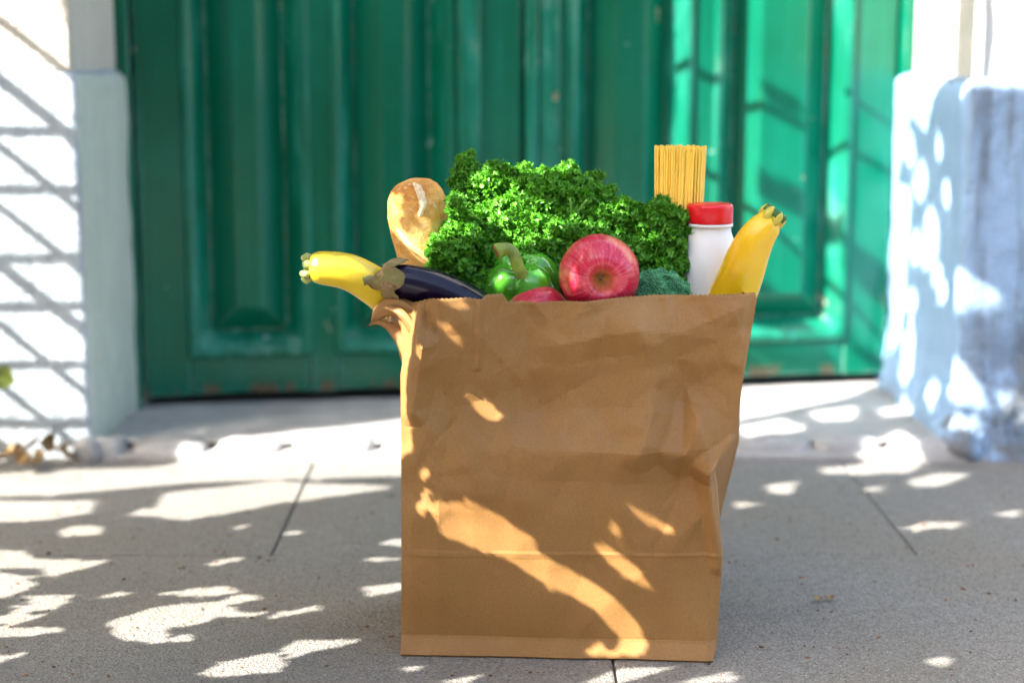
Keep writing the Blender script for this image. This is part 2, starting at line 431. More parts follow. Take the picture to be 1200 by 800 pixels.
# ------------------------------------------------------------------ doorstep with rounded edge stones
ZT = .018
step = structure(bpy.data.objects.new('doorstep', None)); COL.objects.link(step)
def grid_top(x0, x1, y0, y1, z, nx, ny, amp, name, mat, parent, seed=0):
    vs = []; fs = []
    for j in range(ny+1):
        for i in range(nx+1):
            x = x0+(x1-x0)*i/nx; y = y0+(y1-y0)*j/ny
            h = noise.fractal(Vector((x*8+seed, y*8, 1)), 1.0, 2.0, 4)*amp
            vs.append((x, y, z+h))
    for j in range(ny):
        for i in range(nx): fs.append((j*(nx+1)+i, j*(nx+1)+i+1, (j+1)*(nx+1)+i+1, (j+1)*(nx+1)+i))
    return link(name, mesh(name, vs, fs), mat, parent)
grid_top(-.60, .66, .812, 1.55, ZT, 90, 50, .003, 'step_slab', MDS, step)
def stone(cx, cy, w, d, h, seed, rot=0):
    bm = bmesh.new(); bmesh.ops.create_icosphere(bm, subdivisions=3, radius=1)
    for v in bm.verts:
        p = v.co.copy()
        q = Vector([math.copysign(abs(c)**.55, c) for c in p])
        k = 1+noise.fractal(p*1.6+Vector((seed, 0, 0)), 1.0, 2.0, 3)*.12
        v.co = Vector((q.x*w/2*k, q.y*d/2*k, q.z*h*k))
    o = link('edge_stone', bm_mesh('edge_stone', bm), MDS, step, (cx, cy, -.012)); o.rotation_euler = (0, 0, rot)
bm = bmesh.new(); box_bm(bm, -.6, .66, .775, .83, -.05, .009, .003); link('mortar_bed', bm_mesh('mortar_bed', bm, False), MDS, step)
xs = -.60
i = 0
for w in (.075, .115, .105, .13, .085, .10, .11, .09, .10, .12, .10, .15):
    if xs+w > .70: w = .70-xs
    big = w >= .145
    stone(xs+w/2, .806+random.uniform(-.008, .008)-(.012 if big else 0)+(xs+.6)*.03, w*.99, .075+(.03 if big else 0), .034+random.uniform(-.004, .006), i*3.1, random.uniform(-.12, .12)); i += 1
    xs += w

# ------------------------------------------------------------------ green double door
def DP(s, d, z): return DO+DE*s+DN*d+Vector((0, 0, z))
DM = Matrix((DE, DN*-1, Vector((0, 0, 1)))).transposed().to_4x4(); DM.translation = DO   # local (s, -d, z)
def dbox(bm, s0, s1, d0, d1, z0, z1, bev=.004): box_bm(bm, s0, s1, -d1, -d0, z0, z1, bev, None, 3)
def rings(s0, s1, z0, z1, rr, close=True, ns=5):
    """nested rounded rectangles: rr = [(inset, depth, corner radius)]"""
    vs = []; fs = []
    for ins, d, r in rr:
        a0, a1, b0, b1 = s0+ins, s1-ins, z0+ins, z1-ins
        loop = []
        for cx, cz, st in ((a0+r, b0+r, 180), (a1-r, b0+r, 270), (a1-r, b1-r, 0), (a0+r, b1-r, 90)):
            for k in range(ns):
                a = R(st+90*k/(ns-1)); loop.append((cx+r*math.cos(a), -d, cz+r*math.sin(a)))
        vs += loop
    m = ns*4
    for i in range(len(rr)-1):
        for k in range(m):
            fs.append((i*m+k, i*m+(k+1) % m, (i+1)*m+(k+1) % m, (i+1)*m+k))
    if close: fs.append(tuple((len(rr)-1)*m+k for k in range(m)))
    return vs, fs
ZB, ZDT = .034, 2.18
zr = PD(300, 414).z                                  # bottom rail top edge
def flat_obj(name, vs, fs, mat, parent, smooth=False):
    o = link(name, mesh(name, vs, fs, smooth), mat, parent); return o
def leaf_door(label, sa, sb, pan):
    e = empty('door_leaf', (0, 0, 0), label, 'door', 'leaves of the green double door'); e.matrix_world = DM
    e['kind'] = 'thing'
    edges = [sa]+[q for p in pan for q in p]+[sb]
    for k in range(0, len(edges), 2):
        bm = bmesh.new(); dbox(bm, edges[k]+.0012, edges[k+1]-.0012, -.04, 0, ZB, ZDT, .003)
        link('stile', bm_mesh('stile', bm, False), MP, e)
    for p0, p1 in pan:
        bm = bmesh.new(); dbox(bm, p0, p1, -.038, -.001, ZB+.002, zr, .003); link('bottom_rail', bm_mesh('bottom_rail', bm, False), MP, e)
        bm = bmesh.new(); dbox(bm, p0, p1, -.038, -.001, ZDT-.14, ZDT-.002, .003); link('top_rail', bm_mesh('top_rail', bm, False), MP, e)
        vs, fs = rings(p0, p1, zr, ZDT-.14, [(-.006, .0005, 0), (-.004, .004, .002), (0, .0062, .004), (.004, .0055, .010), (.009, .002, .016), (.026, -.023, .02), (.029, -.027, .02), (.030, -.0302, .02)], False, 7)
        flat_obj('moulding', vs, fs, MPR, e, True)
        vs, fs = rings(p0, p1, zr, ZDT-.14, [(.004, -.0298, .003), (.034, -.0298, .003), (.036, -.0275, .003), (.071, -.002, .004), (.074, -.001, .004)], True, 3)
        flat_obj('panel', vs, fs, MP, e)
    return e
c = [door_s(x) for x in (160, 219, 360, 393, 531, 612, 668, 806, 838, 993, 1046)]
lf = leaf_door('left leaf of the green double door, all in shade behind the bread', c[0], c[5], [(c[1], c[2]), (c[3], c[4])])
rf_ = leaf_door('right leaf of the green double door, brightly sunlit and chipped', c[5]+.003, c[10], [(c[6], c[7]), (c[8], c[9])])
# meeting batten on the right leaf and rebated edge of the left one
def batten(a, b, d, name, par):
    n = 6; vs = []; fs = []; prof = []
    r = .007
    for k in range(n+1):
        q = k/n*math.pi/2; prof.append((a+r-r*math.cos(q), d-r+r*math.sin(q)))
    for k in range(n+1):
        q = k/n*math.pi/2; prof.append((b-r+r*math.sin(q), d-r+r*math.cos(q)))
    prof = [(a, .0008)]+prof+[(b, .0008)]
    for z in (ZB+.004, ZDT-.004):
        for s_, d_ in prof: vs.append((s_, -d_, z))
    m = len(prof)
    for k in range(m-1): fs.append((k, k+1, m+k+1, m+k))
    fs.append(tuple(range(m))[::-1]); fs.append(tuple(range(m, 2*m)))
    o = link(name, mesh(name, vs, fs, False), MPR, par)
    return o
batten(door_s(614), door_s(629), .016, 'meeting_batten', rf_)
batten(door_s(629)+.0005, door_s(655), .009, 'meeting_batten', rf_)
batten(door_s(536), door_s(563), .013, 'edge_batten', lf)
fr = empty('door_frame', (0, 0, 0), 'narrow green frame around the double door, against both wall reveals', 'door_frame'); fr.matrix_world = DM; fr['kind'] = 'thing'  # fixed frame of the door: two jambs and a head
for a, b in ((c[0]-.035, c[0]-.002), (c[10]+.003, c[10]+.05)):
    bm = bmesh.new(); dbox(bm, a, b, -.05, .018, .0, ZDT+.06, .005); link('jamb', bm_mesh('jamb', bm, False), MP, fr)
bm = bmesh.new(); dbox(bm, c[0]-.0015, c[10]+.0025, -.05, .012, ZDT+.003, ZDT+.06, .005); link('head', bm_mesh('head', bm, False), MP, fr)
bm = bmesh.new(); dbox(bm, c[0]-.4, c[10]+.4, -.36, -.07, -.05, 2.6, 0)
iw = structure(link('interior_wall', bm_mesh('interior_wall', bm, False), mat_plain('dark_hall', (.02, .02, .02), .9))); iw.matrix_world = DM

# ------------------------------------------------------------------ paper bag
BB = Vector((.05, .085, 0))
bag = empty('paper_bag', BB, 'crumpled brown kraft paper bag full of groceries, standing on the pavement', 'bag')
def facet(x, z, sp, amp, seed):
    gx, gz = x/sp, z/sp*.85; ix, iz = math.floor(gx), math.floor(gz)
    def node(i, j):
        a = noise.cell_vector(Vector((i*1.0+.5, j*1.0+.5, seed))); return (i+(a.x-.5)*.7, j+(a.y-.5)*.7, (a.z-.5)*2)
    for i in range(ix-1, ix+2):
        for j in range(iz-1, iz+2):
            A, B, C, D = node(i, j), node(i+1, j), node(i+1, j+1), node(i, j+1)
            for P, Q, T_ in (((A, B, C)), ((A, C, D))) if (i+j) % 2 else (((A, B, D)), ((B, C, D))):
                d = (Q[0]-P[0])*(T_[1]-P[1])-(T_[0]-P[0])*(Q[1]-P[1])
                if abs(d) < 1e-9: continue
                u = ((gx-P[0])*(T_[1]-P[1])-(T_[0]-P[0])*(gz-P[1]))/d; v = ((Q[0]-P[0])*(gz-P[1])-(gx-P[0])*(Q[1]-P[1]))/d
                if u >= -1e-6 and v >= -1e-6 and u+v <= 1+1e-6: return amp*(P[2]+u*(Q[2]-P[2])+v*(T_[2]-P[2]))
    return 0
def tent(x, z, a, b, w, amp):
    ax, az = a; bx, bz = b; dx, dz = bx-ax, bz-az; l2 = dx*dx+dz*dz
    t = ((x-ax)*dx+(z-az)*dz)/l2; tt = min(1, max(0, t))
    d = math.hypot(x-ax-dx*tt, z-az-dz*tt)
    return amp*max(0, 1-d/w)
def bxz(px, py): p = PY(px, py, 0); return (p.x, p.z)
creases = [((745, 383), (735, 470), .030, .004), ((745, 383), (655, 400), .022, .0035), ((745, 383), (850, 400), .035, .003), ((765, 480), (748, 525), .02, .004), ((823, 482), (800, 528), .024, .005),
           ((600, 522), (800, 526), .030, .0028), ((825, 545), (872, 518), .014, .007), ((825, 545), (846, 660), .012, .006),
           ((497, 402), (476, 350), .012, .006),
           ((497, 402), (484, 480), .016, .006), ((500, 352), (500, 405), .010, -.004), ((765, 402), (866, 362), .02, .003),
           ((780, 352), (780, 385), .01, .002), ((620, 350), (606, 470), .05, -.005), ((640, 480), (830, 470), .04, -.004), ((700, 440), (600, 500), .05, -.004), ((470, 650), (843, 648), .0028, .0005), ((562, 347), (560, 430), .005, .0018),
           ((484, 480), (560, 560), .03, .003), ((628, 352), (640, 368), .012, .002), ((690, 350), (668, 372), .014, .0025), ((850, 352), (880, 420), .025, .003)]
creases = [(bxz(*a), bxz(*b), w, h) for a, b, w, h in creases]
ZTOP = .3405
def rimz(u):
    return interp([0, .06, .16, .205, .21, .265, .27, .36, .55, .62, .72, 1], [-.006, .0005, .001, -.001, .003, .003, -.0045, -.0055, -.0015, .0005, .002, .0045], u)
def bag_x(side, z):
    if side == 'FL': return interp([0, .1, .2, .27, .30, .3405], [-.0981, -.0965, -.0955, -.095, -.090, -.083], z)
    if side == 'FR': return interp([0, .012, .1, .165, .182, .21, .27, .3405], [.1935, .1965, .2005, .1945, .192, .209, .2165, .2265], z)
    if side == 'BR': return interp([0, .1, .17, .21, .27, .34], [.205, .222, .237, .238, .235, .232], z)
    if side == 'BL': return interp([0, .2, .34], [-.098, -.098, -.105], z)
DEPTH = .17
def bag_loop(v):
    pts = []
    z = ZTOP*v
    NF, NG, NB = 150, 26, 40
    xl, xr = bag_x('FL', z), bag_x('FR', z)
    yl, yr = .013*(1-v), -.003*(1-v)
    for i in range(NF):
        u = i/NF
        x = xl+(xr-xl)*u; y = yl+(yr-yl)*u
        rimf = max(0, (v-.8)/.2)
        zz = z+rimz(u)*rimf
        h = .010*math.sin(math.pi*u)**.7*math.sin(math.pi*min(1, v*1.02))**.7
        up = min(1, max(0, (z-.10)/.12))
        h += noise.fractal(Vector((x*6, z*6, 1.3)), 1.0, 2.0, 3)*.0032*(.3+.7*up)
        q = noise.noise(Vector((x*14, z*11, 5.5))); h += (.5-abs(q))*.0095*up
        q = noise.noise(Vector((x*30+3, z*24, 8.5))); h += (.4-abs(q))*.0034*(.25+.75*up)
        q = noise.voronoi(Vector((x*16, z*13, 2.2)))[0]; h += min(.35, q[1]-q[0])*.006*up
        wr = (.30+.70*up)*min(1, .45+abs(u-.45)*1.6)
        h += facet(x, z, .070, .0150, 3.5)*wr+facet(x+.013, z, .024, .0026, 9.5)*wr
        for a, b, w, am in creases:
            t = tent(x, z, a, b, w, am)
            h += t*2.1
        edge = min(1, u/.03, (1-u)/.03)
        h *= (.35+.65*edge)
        if z < .019: h += .0085*(1-max(0, z-.003)/.016)
        if z < .002: y += .003
        if u < .06 and v > .82: y += .02*((v-.82)/.18)*(1-u/.06)
        y -= h
        if v > .999: zz += .0004*(1 if i % 2 else -1)
        pts.append(Vector((x, y, zz)))
    # right gusset: in, then out
    xb = bag_x('BR', z); gin = interp([0, .02, .12, .2, .34], [.0, .012, .03, .018, .012], z)
    for i in range(NG):
        u = i/NG; w_ = 1-abs(u-.5)*2
        x = xr+(xb-xr)*u-gin*w_; y = yr+(DEPTH-yr)*u
        x += noise.noise(Vector((y*20, z*14, 2.2)))*.0035*min(1, w_*3)
        pts.append(Vector((x, y, z-.002*max(0, (v-.8)/.2))))
    xbl = bag_x('BL', z)
    for i in range(NB):
        u = i/NB; pts.append(Vector((xb+(xbl-xb)*u, DEPTH+noise.noise(Vector((u*6, z*10, 7)))*.006+.008*math.sin(math.pi*u), z-.002*(v > .99))))
    fl = interp([0, .22, .27, .30, .32, .33, .3405], [-.020, -.014, .0, .014, .030, .038, .043], z)
    for i in range(NG):
        u = i/NG; w_ = 1-abs(u-.55)/.55 if u > .55 else u/.55
        yl2 = yl+(.02*((v-.82)/.18) if v > .82 else 0)
        x = xbl+(xl-xbl)*u-fl*w_**.8; y = DEPTH+(yl2-DEPTH)*u
        x += noise.noise(Vector((y*26, z*18, 4.2)))*.005*min(1, w_*3)
        if v > .9: x += math.sin(u*22)*.003*w_
        pts.append(Vector((x, y, z-(.010*w_*max(0, (v-.85)/.15)))))
    return pts
NV = 120
vsb = []; fsb = []
for j in range(NV+1):
    lp = bag_loop(j/NV); m = len(lp); vsb += lp
for j in range(NV):
    for i in range(m): fsb.append((j*m+i, j*m+(i+1) % m, (j+1)*m+(i+1) % m, (j+1)*m+i))
fsb.append(tuple(range(m))[::-1])
body = link('bag_body', mesh('bag_body', sub(vsb, BB), fsb), MK, bag)
body.data.set_sharp_from_angle(angle=R(7))
md = body.modifiers.new('thickness', 'SOLIDIFY'); md.thickness = .0007; md.offset = -1
# torn lip curling outwards at the top left corner
def lip_strip(ctrl, w0, w1, across, seed, name):
    cp = catmull([PY(*q) for q in ctrl], 30); vs = []; fs = []
    ac = Vector(across).normalized()
    for i, p in enumerate(cp):
        t = i/29; wd = (w0+(w1-w0)*t)*(.12+.88*math.sin(math.pi*min(1, .12+t*.80))**.6)
        for k in range(9):
            q = k/8-.5
            n_ = noise.noise(p*55+Vector((seed, k*.35, 0)))
            vs.append(p+ac*wd*q*2+Vector((n_*.0010, -.0035*math.cos(q*3.1)+n_*.0016, n_*.0012)))
    for i in range(29):
        for k in range(8): fs.append((i*9+k, i*9+k+1, (i+1)*9+k+1, (i+1)*9+k))
    o = link(name, mesh(name, sub(vs, BB), fs), MK, bag)
    m_ = o.modifiers.new('thickness', 'SOLIDIFY'); m_.thickness = .0006
lip_strip([(506, 402, .010), (490, 374, .010), (470, 361, .016), (452, 361, .026), (440, 369, .034), (436, 377, .036)], .012, .006, (-.25, .1, .95), 1, 'torn_lip')
lip_strip([(434, 379, .030), (446, 377, .026), (461, 386, .020), (473, 402, .014), (480, 428, .010), (481, 462, .006)], .003, .009, (.75, -.15, .55), 5, 'torn_lip')
lip_strip([(452, 358, .018), (468, 365, .008), (482, 382, .001), (492, 402, -.003), (497, 428, -.003)], .004, .006, (.8, -.35, .5), 9, 'torn_lip')

# ------------------------------------------------------------------ groceries
def place(name, parent, vs, fs, mat, base, smooth=True): return link(name, mesh(name, sub(vs, base), fs, smooth), mat, parent)

# yellow zucchini (left), hanging over the torn corner
zb = PY(420, 340, .055)
zuc = empty('yellow_zucchini', zb, 'yellow zucchini with knobbly pale tip, sticking out past the eggplant', 'zucchini')
zp = catmull([PY(364, 314, .03), PY(382, 314, .03), (PY(412, 320, .035)), PY(447, 341, .05), PY(492, 376, .07), PY(525, 430, .09), PY(540, 490, .10)], 50)
k_ = 1/1235
vs, fs = sweep(zp, lambda t: interp([0, .03, .10, .25, .45, .8, 1], [13*k_, 16*k_, 18.5*k_, 20*k_, 22*k_, 25*k_, 20*k_], t), 28, lambda t, a: 1+.02*math.cos(5*a)*(1-t))
place('skin', zuc, vs, fs, M_YEL, zb)
kn = []; kf = []
for i in range(7):
    a = i/7*2*math.pi
    cpt = PY(361, 314, .03)+Vector((random.uniform(-.002, .001), math.cos(a)*.0085, math.sin(a)*.0105))
    bm = bmesh.new(); bmesh.ops.create_icosphere(bm, subdivisions=2, radius=1)
    o_ = len(kn)
    for v in bm.verts: kn.append(cpt+Vector((v.co.x*.0050, v.co.y*.0036, v.co.z*.0036))*random.uniform(.9, 1.2))
    for f in bm.faces: kf.append(tuple(o_+v.index for v in f.verts))
    bm.free()
place('knobbly_tip', zuc, kn, kf, M_PALEGREEN, zb)

# eggplant
eb = PY(500, 345, .06)
egg = empty('eggplant', eb, 'dark purple eggplant with dried brown calyx, lying over the bag rim', 'eggplant')
ep = catmull([PY(448, 328, .028), PY(475, 330, .03), PY(510, 341, .035), PY(550, 362, .045), PY(590, 392, .06), PY(630, 430, .08), PY(655, 455, .09)], 48)
vs, fs = sweep(ep, lambda t: interp([0, .06, .15, .35, .6, .85, .95, 1], [12*k_, 17*k_, 20.5*k_, 24*k_, 28*k_, 30*k_, 20*k_, 4*k_], t), 36)
place('skin', egg, vs, fs, M_EGG, eb)
# calyx: jagged cap hugging the shoulder
cv = []; cf = []
seg = 40
tg = (ep[3]-ep[0]).normalized()
nx = Vector((0, -1, 0)); nx = (nx-tg*nx.dot(tg)).normalized(); ny = tg.cross(nx)
p0 = PY(447, 328, .028)
for j in range(9):
    t = j/8
    for k in range(seg):
        a = 2*math.pi*k/seg
        lobe = .62+.38*abs(math.cos(2.5*a+.4))**1.5+noise.noise(Vector((math.cos(a)*3, math.sin(a)*3, 1)))*.25
        along = -.006+.027*t*lobe if t > .3 else -.006+.027*t
        r = interp([0, .15, .4, .7, 1], [.0055, .0085, .0155, .0182, .0200], t)+noise.noise(Vector((a*2, t*5, 2)))*.0012
        if t > .9: r += .0015*abs(math.sin(3*a))
        cv.append(p0+tg*along+(nx*math.cos(a)+ny*math.sin(a))*r)
for j in range(8):
    for k in range(seg): cf.append((j*seg+k, j*seg+(k+1) % seg, (j+1)*seg+(k+1) % seg, (j+1)*seg+k))
cal = place('calyx', egg, cv, cf, M_CALYX, eb)
md = cal.modifiers.new('thickness', 'SOLIDIFY'); md.thickness = .001
sp_ = catmull([PY(447, 329, .028), PY(438, 330, .027), PY(431, 328, .025), PY(425.5, 329, .024)], 14)
vs, fs = sweep(sp_, lambda t: interp([0, .5, .85, 1], [.0085, .0048, .0042, .0050], t), 12, lambda t, a: 1+.15*math.cos(4*a))
place('stalk', egg, vs, fs, M_CALYX, eb)

# baguette
bb = PY(500, 330, .10)
bag_b = empty('baguette', bb, 'golden baguette end standing upright behind the eggplant', 'bread')
y_ = .105; k2 = 1/1185
bp = [PY(487.5, 208.5, y_), PY(487.6, 210, y_), PY(488, 214, y_), PY(488.5, 222, y_), PY(489, 236, y_), PY(491, 260, y_), PY(494, 288, y_), PY(501, 330, y_), PY(510, 400, y_+.01), PY(524, 520, y_+.02), PY(538, 640, y_+.03)]
bpath = catmull(bp, 110)
def brad(t): return 0
zs_ = [p.z for p in bpath]; ztp = zs_[0]
def rb(t):
    i = min(int(t*109+.5), 109); d = (ztp-zs_[i])/k2
    return k2*interp([0, 1, 3, 7, 14, 25, 42, 60, 80, 110, 160, 300, 440], [2, 9, 16, 23, 29, 33.5, 35, 33, 29.5, 27, 26.5, 28, 24], d)
def bshape(t, a):
    return 1+noise.fractal(Vector((math.cos(a)*1.2, math.sin(a)*1.2, t*9)), 1.0, 2.0, 3)*.022
vs, fs = sweep(bpath, rb, 48, bshape)
place('crust', bag_b, vs, fs, M_BREAD, bb)
sc = []; sf = []
spp = catmull([PY(486, 222, .068), PY(492, 234, .0655), PY(494, 246, .066), PY(490, 258, .070)], 16)
spp = [Vector((p.x, y_-rb(min(1, i_/16*.32+.12))*1.0, p.z)) for i_, p in enumerate(spp)]
spp = [PY(x, yy, yv) for x, yy, yv in ((484, 215, .0922), (488.5, 219, .0858), (492, 225, .0806), (494, 232, .0780), (495, 240, .0767), (493, 249, .0767), (490, 257, .0782))]
spp = catmull(spp, 22)
vs, fs = sweep(spp, lambda t: .0010+.0028*math.sin(math.pi*t)**.5, 10, lambda t, a: (1+.3*noise.noise(Vector((a, t*12, 0)))))
place('split', bag_b, vs, fs, mat_plain('pale_crumb', (.78, .62, .40), .8, .2, 300), bb)
spp = catmull([PY(466, 268, .086), PY(478, 285, .080), PY(494, 298, .080), PY(512, 315, .083)], 16)
vs, fs = sweep(spp, lambda t: .0012+.0025*math.sin(math.pi*t)**.5, 10)
place('split', bag_b, vs, fs, mat_plain('pale_crust', (.74, .48, .20), .6, .2, 200), bb)

# apples
def apple(label, ctr, axis, rad, roll):
    e = empty('apple', ctr, label, 'apple')
    prof = []
    n = 40
    for i in range(n+1):
        th = math.pi*i/n
        r = math.sin(th)
        z = math.cos(th)
        rr = r*(1+.06*math.cos(th))
        dz = -.56*math.exp(-(r/.31)**2*1.6) if z > 0 else .16*math.exp(-(r/.25)**2*1.6)
        prof.append((max(rr, .004)*rad, (z*.93+dz)*rad))
    prof = prof[::-1]
    vs, fs = lathe(prof, 56, lambda t, a: 1+.018*math.cos(5*a+.5)*(t**1.5)+.012*math.cos(2*a))
    q = Vector((0, 0, 1)).rotation_difference(Vector(axis).normalized()) @ Matrix.Rotation(roll, 3, 'Z').to_quaternion()
    sk = link('skin', mesh('skin', vs, fs), M_APPLE, e); sk.rotation_mode = 'QUATERNION'; sk.rotation_quaternion = q
    stp = catmull([Vector((0, 0, .34*rad)), Vector((.0, .001, .5*rad)), Vector((.003, .001, .70*rad))], 8)
    vs, fs = sweep(stp, lambda t: .0013+.0008*t*t, 8)
    st = link('stalk', mesh('stalk', vs, fs), M_STEMBROWN, e); st.rotation_mode = 'QUATERNION'; st.rotation_quaternion = q
    return e
a1 = PY(702, 322, .035)
apple('large red apple with its stalk hollow facing out, between pepper and broccoli', a1, (.06, -.97, -.05), .0375, 1.9)
a2 = PY(629, 376, .046)
apple('smaller pinkish apple peeping just over the rim, below the pepper stalk', a2, (.9, .35, -.1), .0335, .4)

# bell pepper
pb = PY(612, 345, .065)
pep = empty('bell_pepper', pb, 'glossy green bell pepper with a long curved stalk, behind the small apple', 'pepper')
bm = bmesh.new(); bmesh.ops.create_icosphere(bm, subdivisions=5, radius=1)
for v in bm.verts:
    p = v.co; a = math.atan2(p.y, p.x); r = math.hypot(p.x, p.y)
    lob = .80+.20*abs(math.cos(2*(a-.5)))**.7
    top = .30*math.exp(-(r/.33)**2) if p.z > 0 else 0
    rise = .10*r*abs(math.cos(2*(a-.5))) if p.z > 0 else 0
    v.co = Vector((p.x*.038*lob*(1+.12*p.z), p.y*.038*lob*(1+.12*p.z), (p.z*1.05-top+rise)*.040))
M_ = Matrix.Translation(PY(613, 345, .077)-pb) @ Matrix.Rotation(R(28), 4, 'X') @ Matrix.Rotation(R(-4), 4, 'Y')
bmesh.ops.transform(bm, matrix=M_, verts=bm.verts)
link('flesh', bm_mesh('flesh', bm), M_PEP, pep)
sp_ = catmull([PY(622, 338, .052), PY(614, 326, .046), PY(607, 312, .042), PY(602, 298, .041), PY(596, 292, .041), PY(587, 292.5, .040), PY(581.5, 294.5, .039)], 30)
vs, fs = sweep(sp_, lambda t: interp([0, .12, .3, .7, .9, 1], [.0100, .0065, .0053, .0055, .0066, .0070], t), 14, lambda t, a: 1+.10*math.cos(5*a))
place('stalk', pep, vs, fs, M_PSTEM, pb)
vs, fs = sweep([sp_[-2], sp_[-1]+(sp_[-1]-sp_[-2])*.7], lambda t: .0060, 12)
place('stalk_cut', pep, vs, fs, mat_plain('dry_cut', (.30, .11, .03), .8, .3, 300), pb)

# broccoli
brb = PY(778, 350, .05)
bro = empty('broccoli', brb, 'dark blue green broccoli head between the large apple and the bottle', 'broccoli')
bc = PY(770, 352, .060)
bm = bmesh.new()
subd = bmesh.ops.create_icosphere(bm, subdivisions=4, radius=.028)
for v in bm.verts:
    n_ = v.co.normalized(); q = noise.voronoi(n_*2.3)[0][0]
    v.co = n_*(.0300-.0065*q); v.co.x *= 1.16
dome = [v.co.copy() for v in bm.verts]
bmesh.ops.translate(bm, vec=bc-brb, verts=bm.verts)
link('head', bm_mesh('head', bm), mat_plain('broccoli_core', (.012, .07, .035), .7), bro)
bd = []; bf = []
ico = bmesh.new(); bmesh.ops.create_icosphere(ico, subdivisions=1, radius=1)
iv = [v.co.copy() for v in ico.verts]; if_ = [tuple(v.index for v in f.verts) for f in ico.faces]; ico.free()
ga = math.pi*(3-math.sqrt(5))
for i in range(2000):
    zf = 1-i/2000*1.35; rr = math.sqrt(max(0, 1-zf*zf)); n_ = Vector((rr*math.cos(ga*i), rr*math.sin(ga*i), zf))
    if n_.y > .45: continue
    q = noise.voronoi(n_*2.3)[0][0]; p = n_*(.0306-.0065*q); p.x *= 1.16
    o_ = len(bd); s_ = random.uniform(.0009, .0017)
    p = p+bc+Vector((random.gauss(0, .0002), random.gauss(0, .0002), random.gauss(0, .0002)))
    bd += [p+v*s_ for v in iv]; bf += [tuple(o_+x for x in f) for f in if_]
bo = place('buds', bro, bd, bf, M_BROC, brb); bo['kind'] = 'stuff'
vs, fs = sweep([bc+Vector((0, .0, -.015)), bc+Vector((0, .01, -.09))], lambda t: .014, 14); place('stalk', bro, vs, fs, M_BSTALK, brb)

# spaghetti
sb = PY(794, 330, .135)
spa = empty('spaghetti_bundle', sb, 'upright bundle of dry yellow spaghetti behind the red capped bottle', 'pasta')
vs, fs = sweep([Vector((0, 0, z)) for z in (0, .13, .26)], lambda t: .00125, 8)
strand_me = mesh('strand', vs, fs); strand_me.materials.append(M_SPAG)
cs = PY(795, 250, .135); ztop_s = PY(795, 172, .135).z
cand = []
for i in range(240):
    a = i*ga; r = .0256*math.sqrt((i+.5)/240); cand.append((r*math.cos(a), r*math.sin(a)*.62))
for dx, dy in cand:
    o = bpy.data.objects.new('strand', strand_me); COL.objects.link(o); o.parent = spa
    spread = .06*dx/.0256
    tilt = (random.gauss(0, .006), spread*.35+random.gauss(.012, .006), 0)
    zt = ztop_s+random.uniform(-.0042, .0015)
    o.rotation_euler = tilt
    o.location = Vector((cs.x+dx*.90, .135+dy*.9, zt-.26))-sb-Vector((math.sin(tilt[1])*.20, 0, 0))

# milk bottle
mb_x = PY(832, 250, .115); zc0 = PY(832, 262, .115).z; zc1 = PY(832, 238.5, .115).z
k3 = 1/1205*1.0
base_m = Vector((mb_x.x, .115, zc1-.20))
mb = empty('milk_bottle', base_m, 'white plastic milk bottle with a red screw cap, beside the parsley', 'bottle')
H = zc0-base_m.z
prof = [(.0005, .0), (.028, .0), (.0305, .003), (.0312, .01), (.0312, H-.075), (.0312, H-.055), (.0304, H-.044), (.0286, H-.034), (.0258, H-.023), (.0226, H-.013), (.0208, H-.008), (.0203, H-.004), (.0203, H+.006)]
vs, fs = lathe(prof, 56)
o = link('bottle_body', mesh('bottle_body', vs, fs), M_MILK, mb)
vs, fs = lathe([(.0212, H-.0025), (.0222, H-.0025), (.0222, H+.0005), (.0212, H+.0005)], 56); link('neck_ring', mesh('neck_ring', vs, fs), M_MILK, mb)
hc = zc1-zc0
vs, fs = lathe([(.0203, H+.001), (.0216, H+.001), (.0220, H+.0018), (.0220, H+hc-.0035), (.0216, H+hc-.0015), (.0204, H+hc-.0003), (.019, H+hc), (.0002, H+hc)], 90, lambda t, a: 1+.004*math.cos(45*a)*(.3 < t < .6))
link('cap', mesh('cap', vs, fs), M_CAP, mb)

# right yellow squash
qb = PY(862, 345, .07)
sq = empty('yellow_squash', qb, 'yellow squash with a crooked knobbly neck, at the bag corner by the bottle', 'squash')
sp_ = catmull([PY(905, 254, .062), PY(898, 263, .062), PY(886, 279, .063), PY(876, 300, .066), PY(867, 325, .07), PY(855, 355, .075), PY(834, 410, .08), PY(818, 470, .085), PY(808, 520, .085)], 60)
k4 = 1/1225
vs, fs = sweep(sp_, lambda t: k4*interp([0, .06, .12, .25, .40, .6, .85, 1], [11.5, 14, 17, 21, 24.5, 27, 26, 16], t), 36, lambda t, a: 1+.045*math.cos(5*a+.3)*max(0, 1-t*2.6)+.012*math.cos(5*a+.3))
place('skin', sq, vs, fs, M_SQ, qb)
kn = []; kf = []
tg = (sp_[0]-sp_[3]).normalized(); nx = Vector((0, -1, 0)); nx = (nx-tg*nx.dot(tg)).normalized(); ny = tg.cross(nx)
for i in range(6):
    a = i/6*2*math.pi+.35
    cpt = sp_[1]+tg*.001+(nx*math.cos(a)+ny*math.sin(a))*.0085
    bm = bmesh.new(); bmesh.ops.create_icosphere(bm, subdivisions=3, radius=1); o_ = len(kn)
    for v in bm.verts: kn.append(cpt+tg*v.co.z*.0085+(nx*v.co.x+ny*v.co.y)*.0050)
    for f in bm.faces: kf.append(tuple(o_+v.index for v in f.verts))
    bm.free()
place('knobbly_neck', sq, kn, kf, M_KNOB, qb)
vs, fs = sweep([sp_[0]+tg*.0005, sp_[0]+tg*.006, sp_[0]+tg*.0078], lambda t: .0118-.0012*t, 20, lambda t, a: 1+.09*math.cos(5*a+.3))
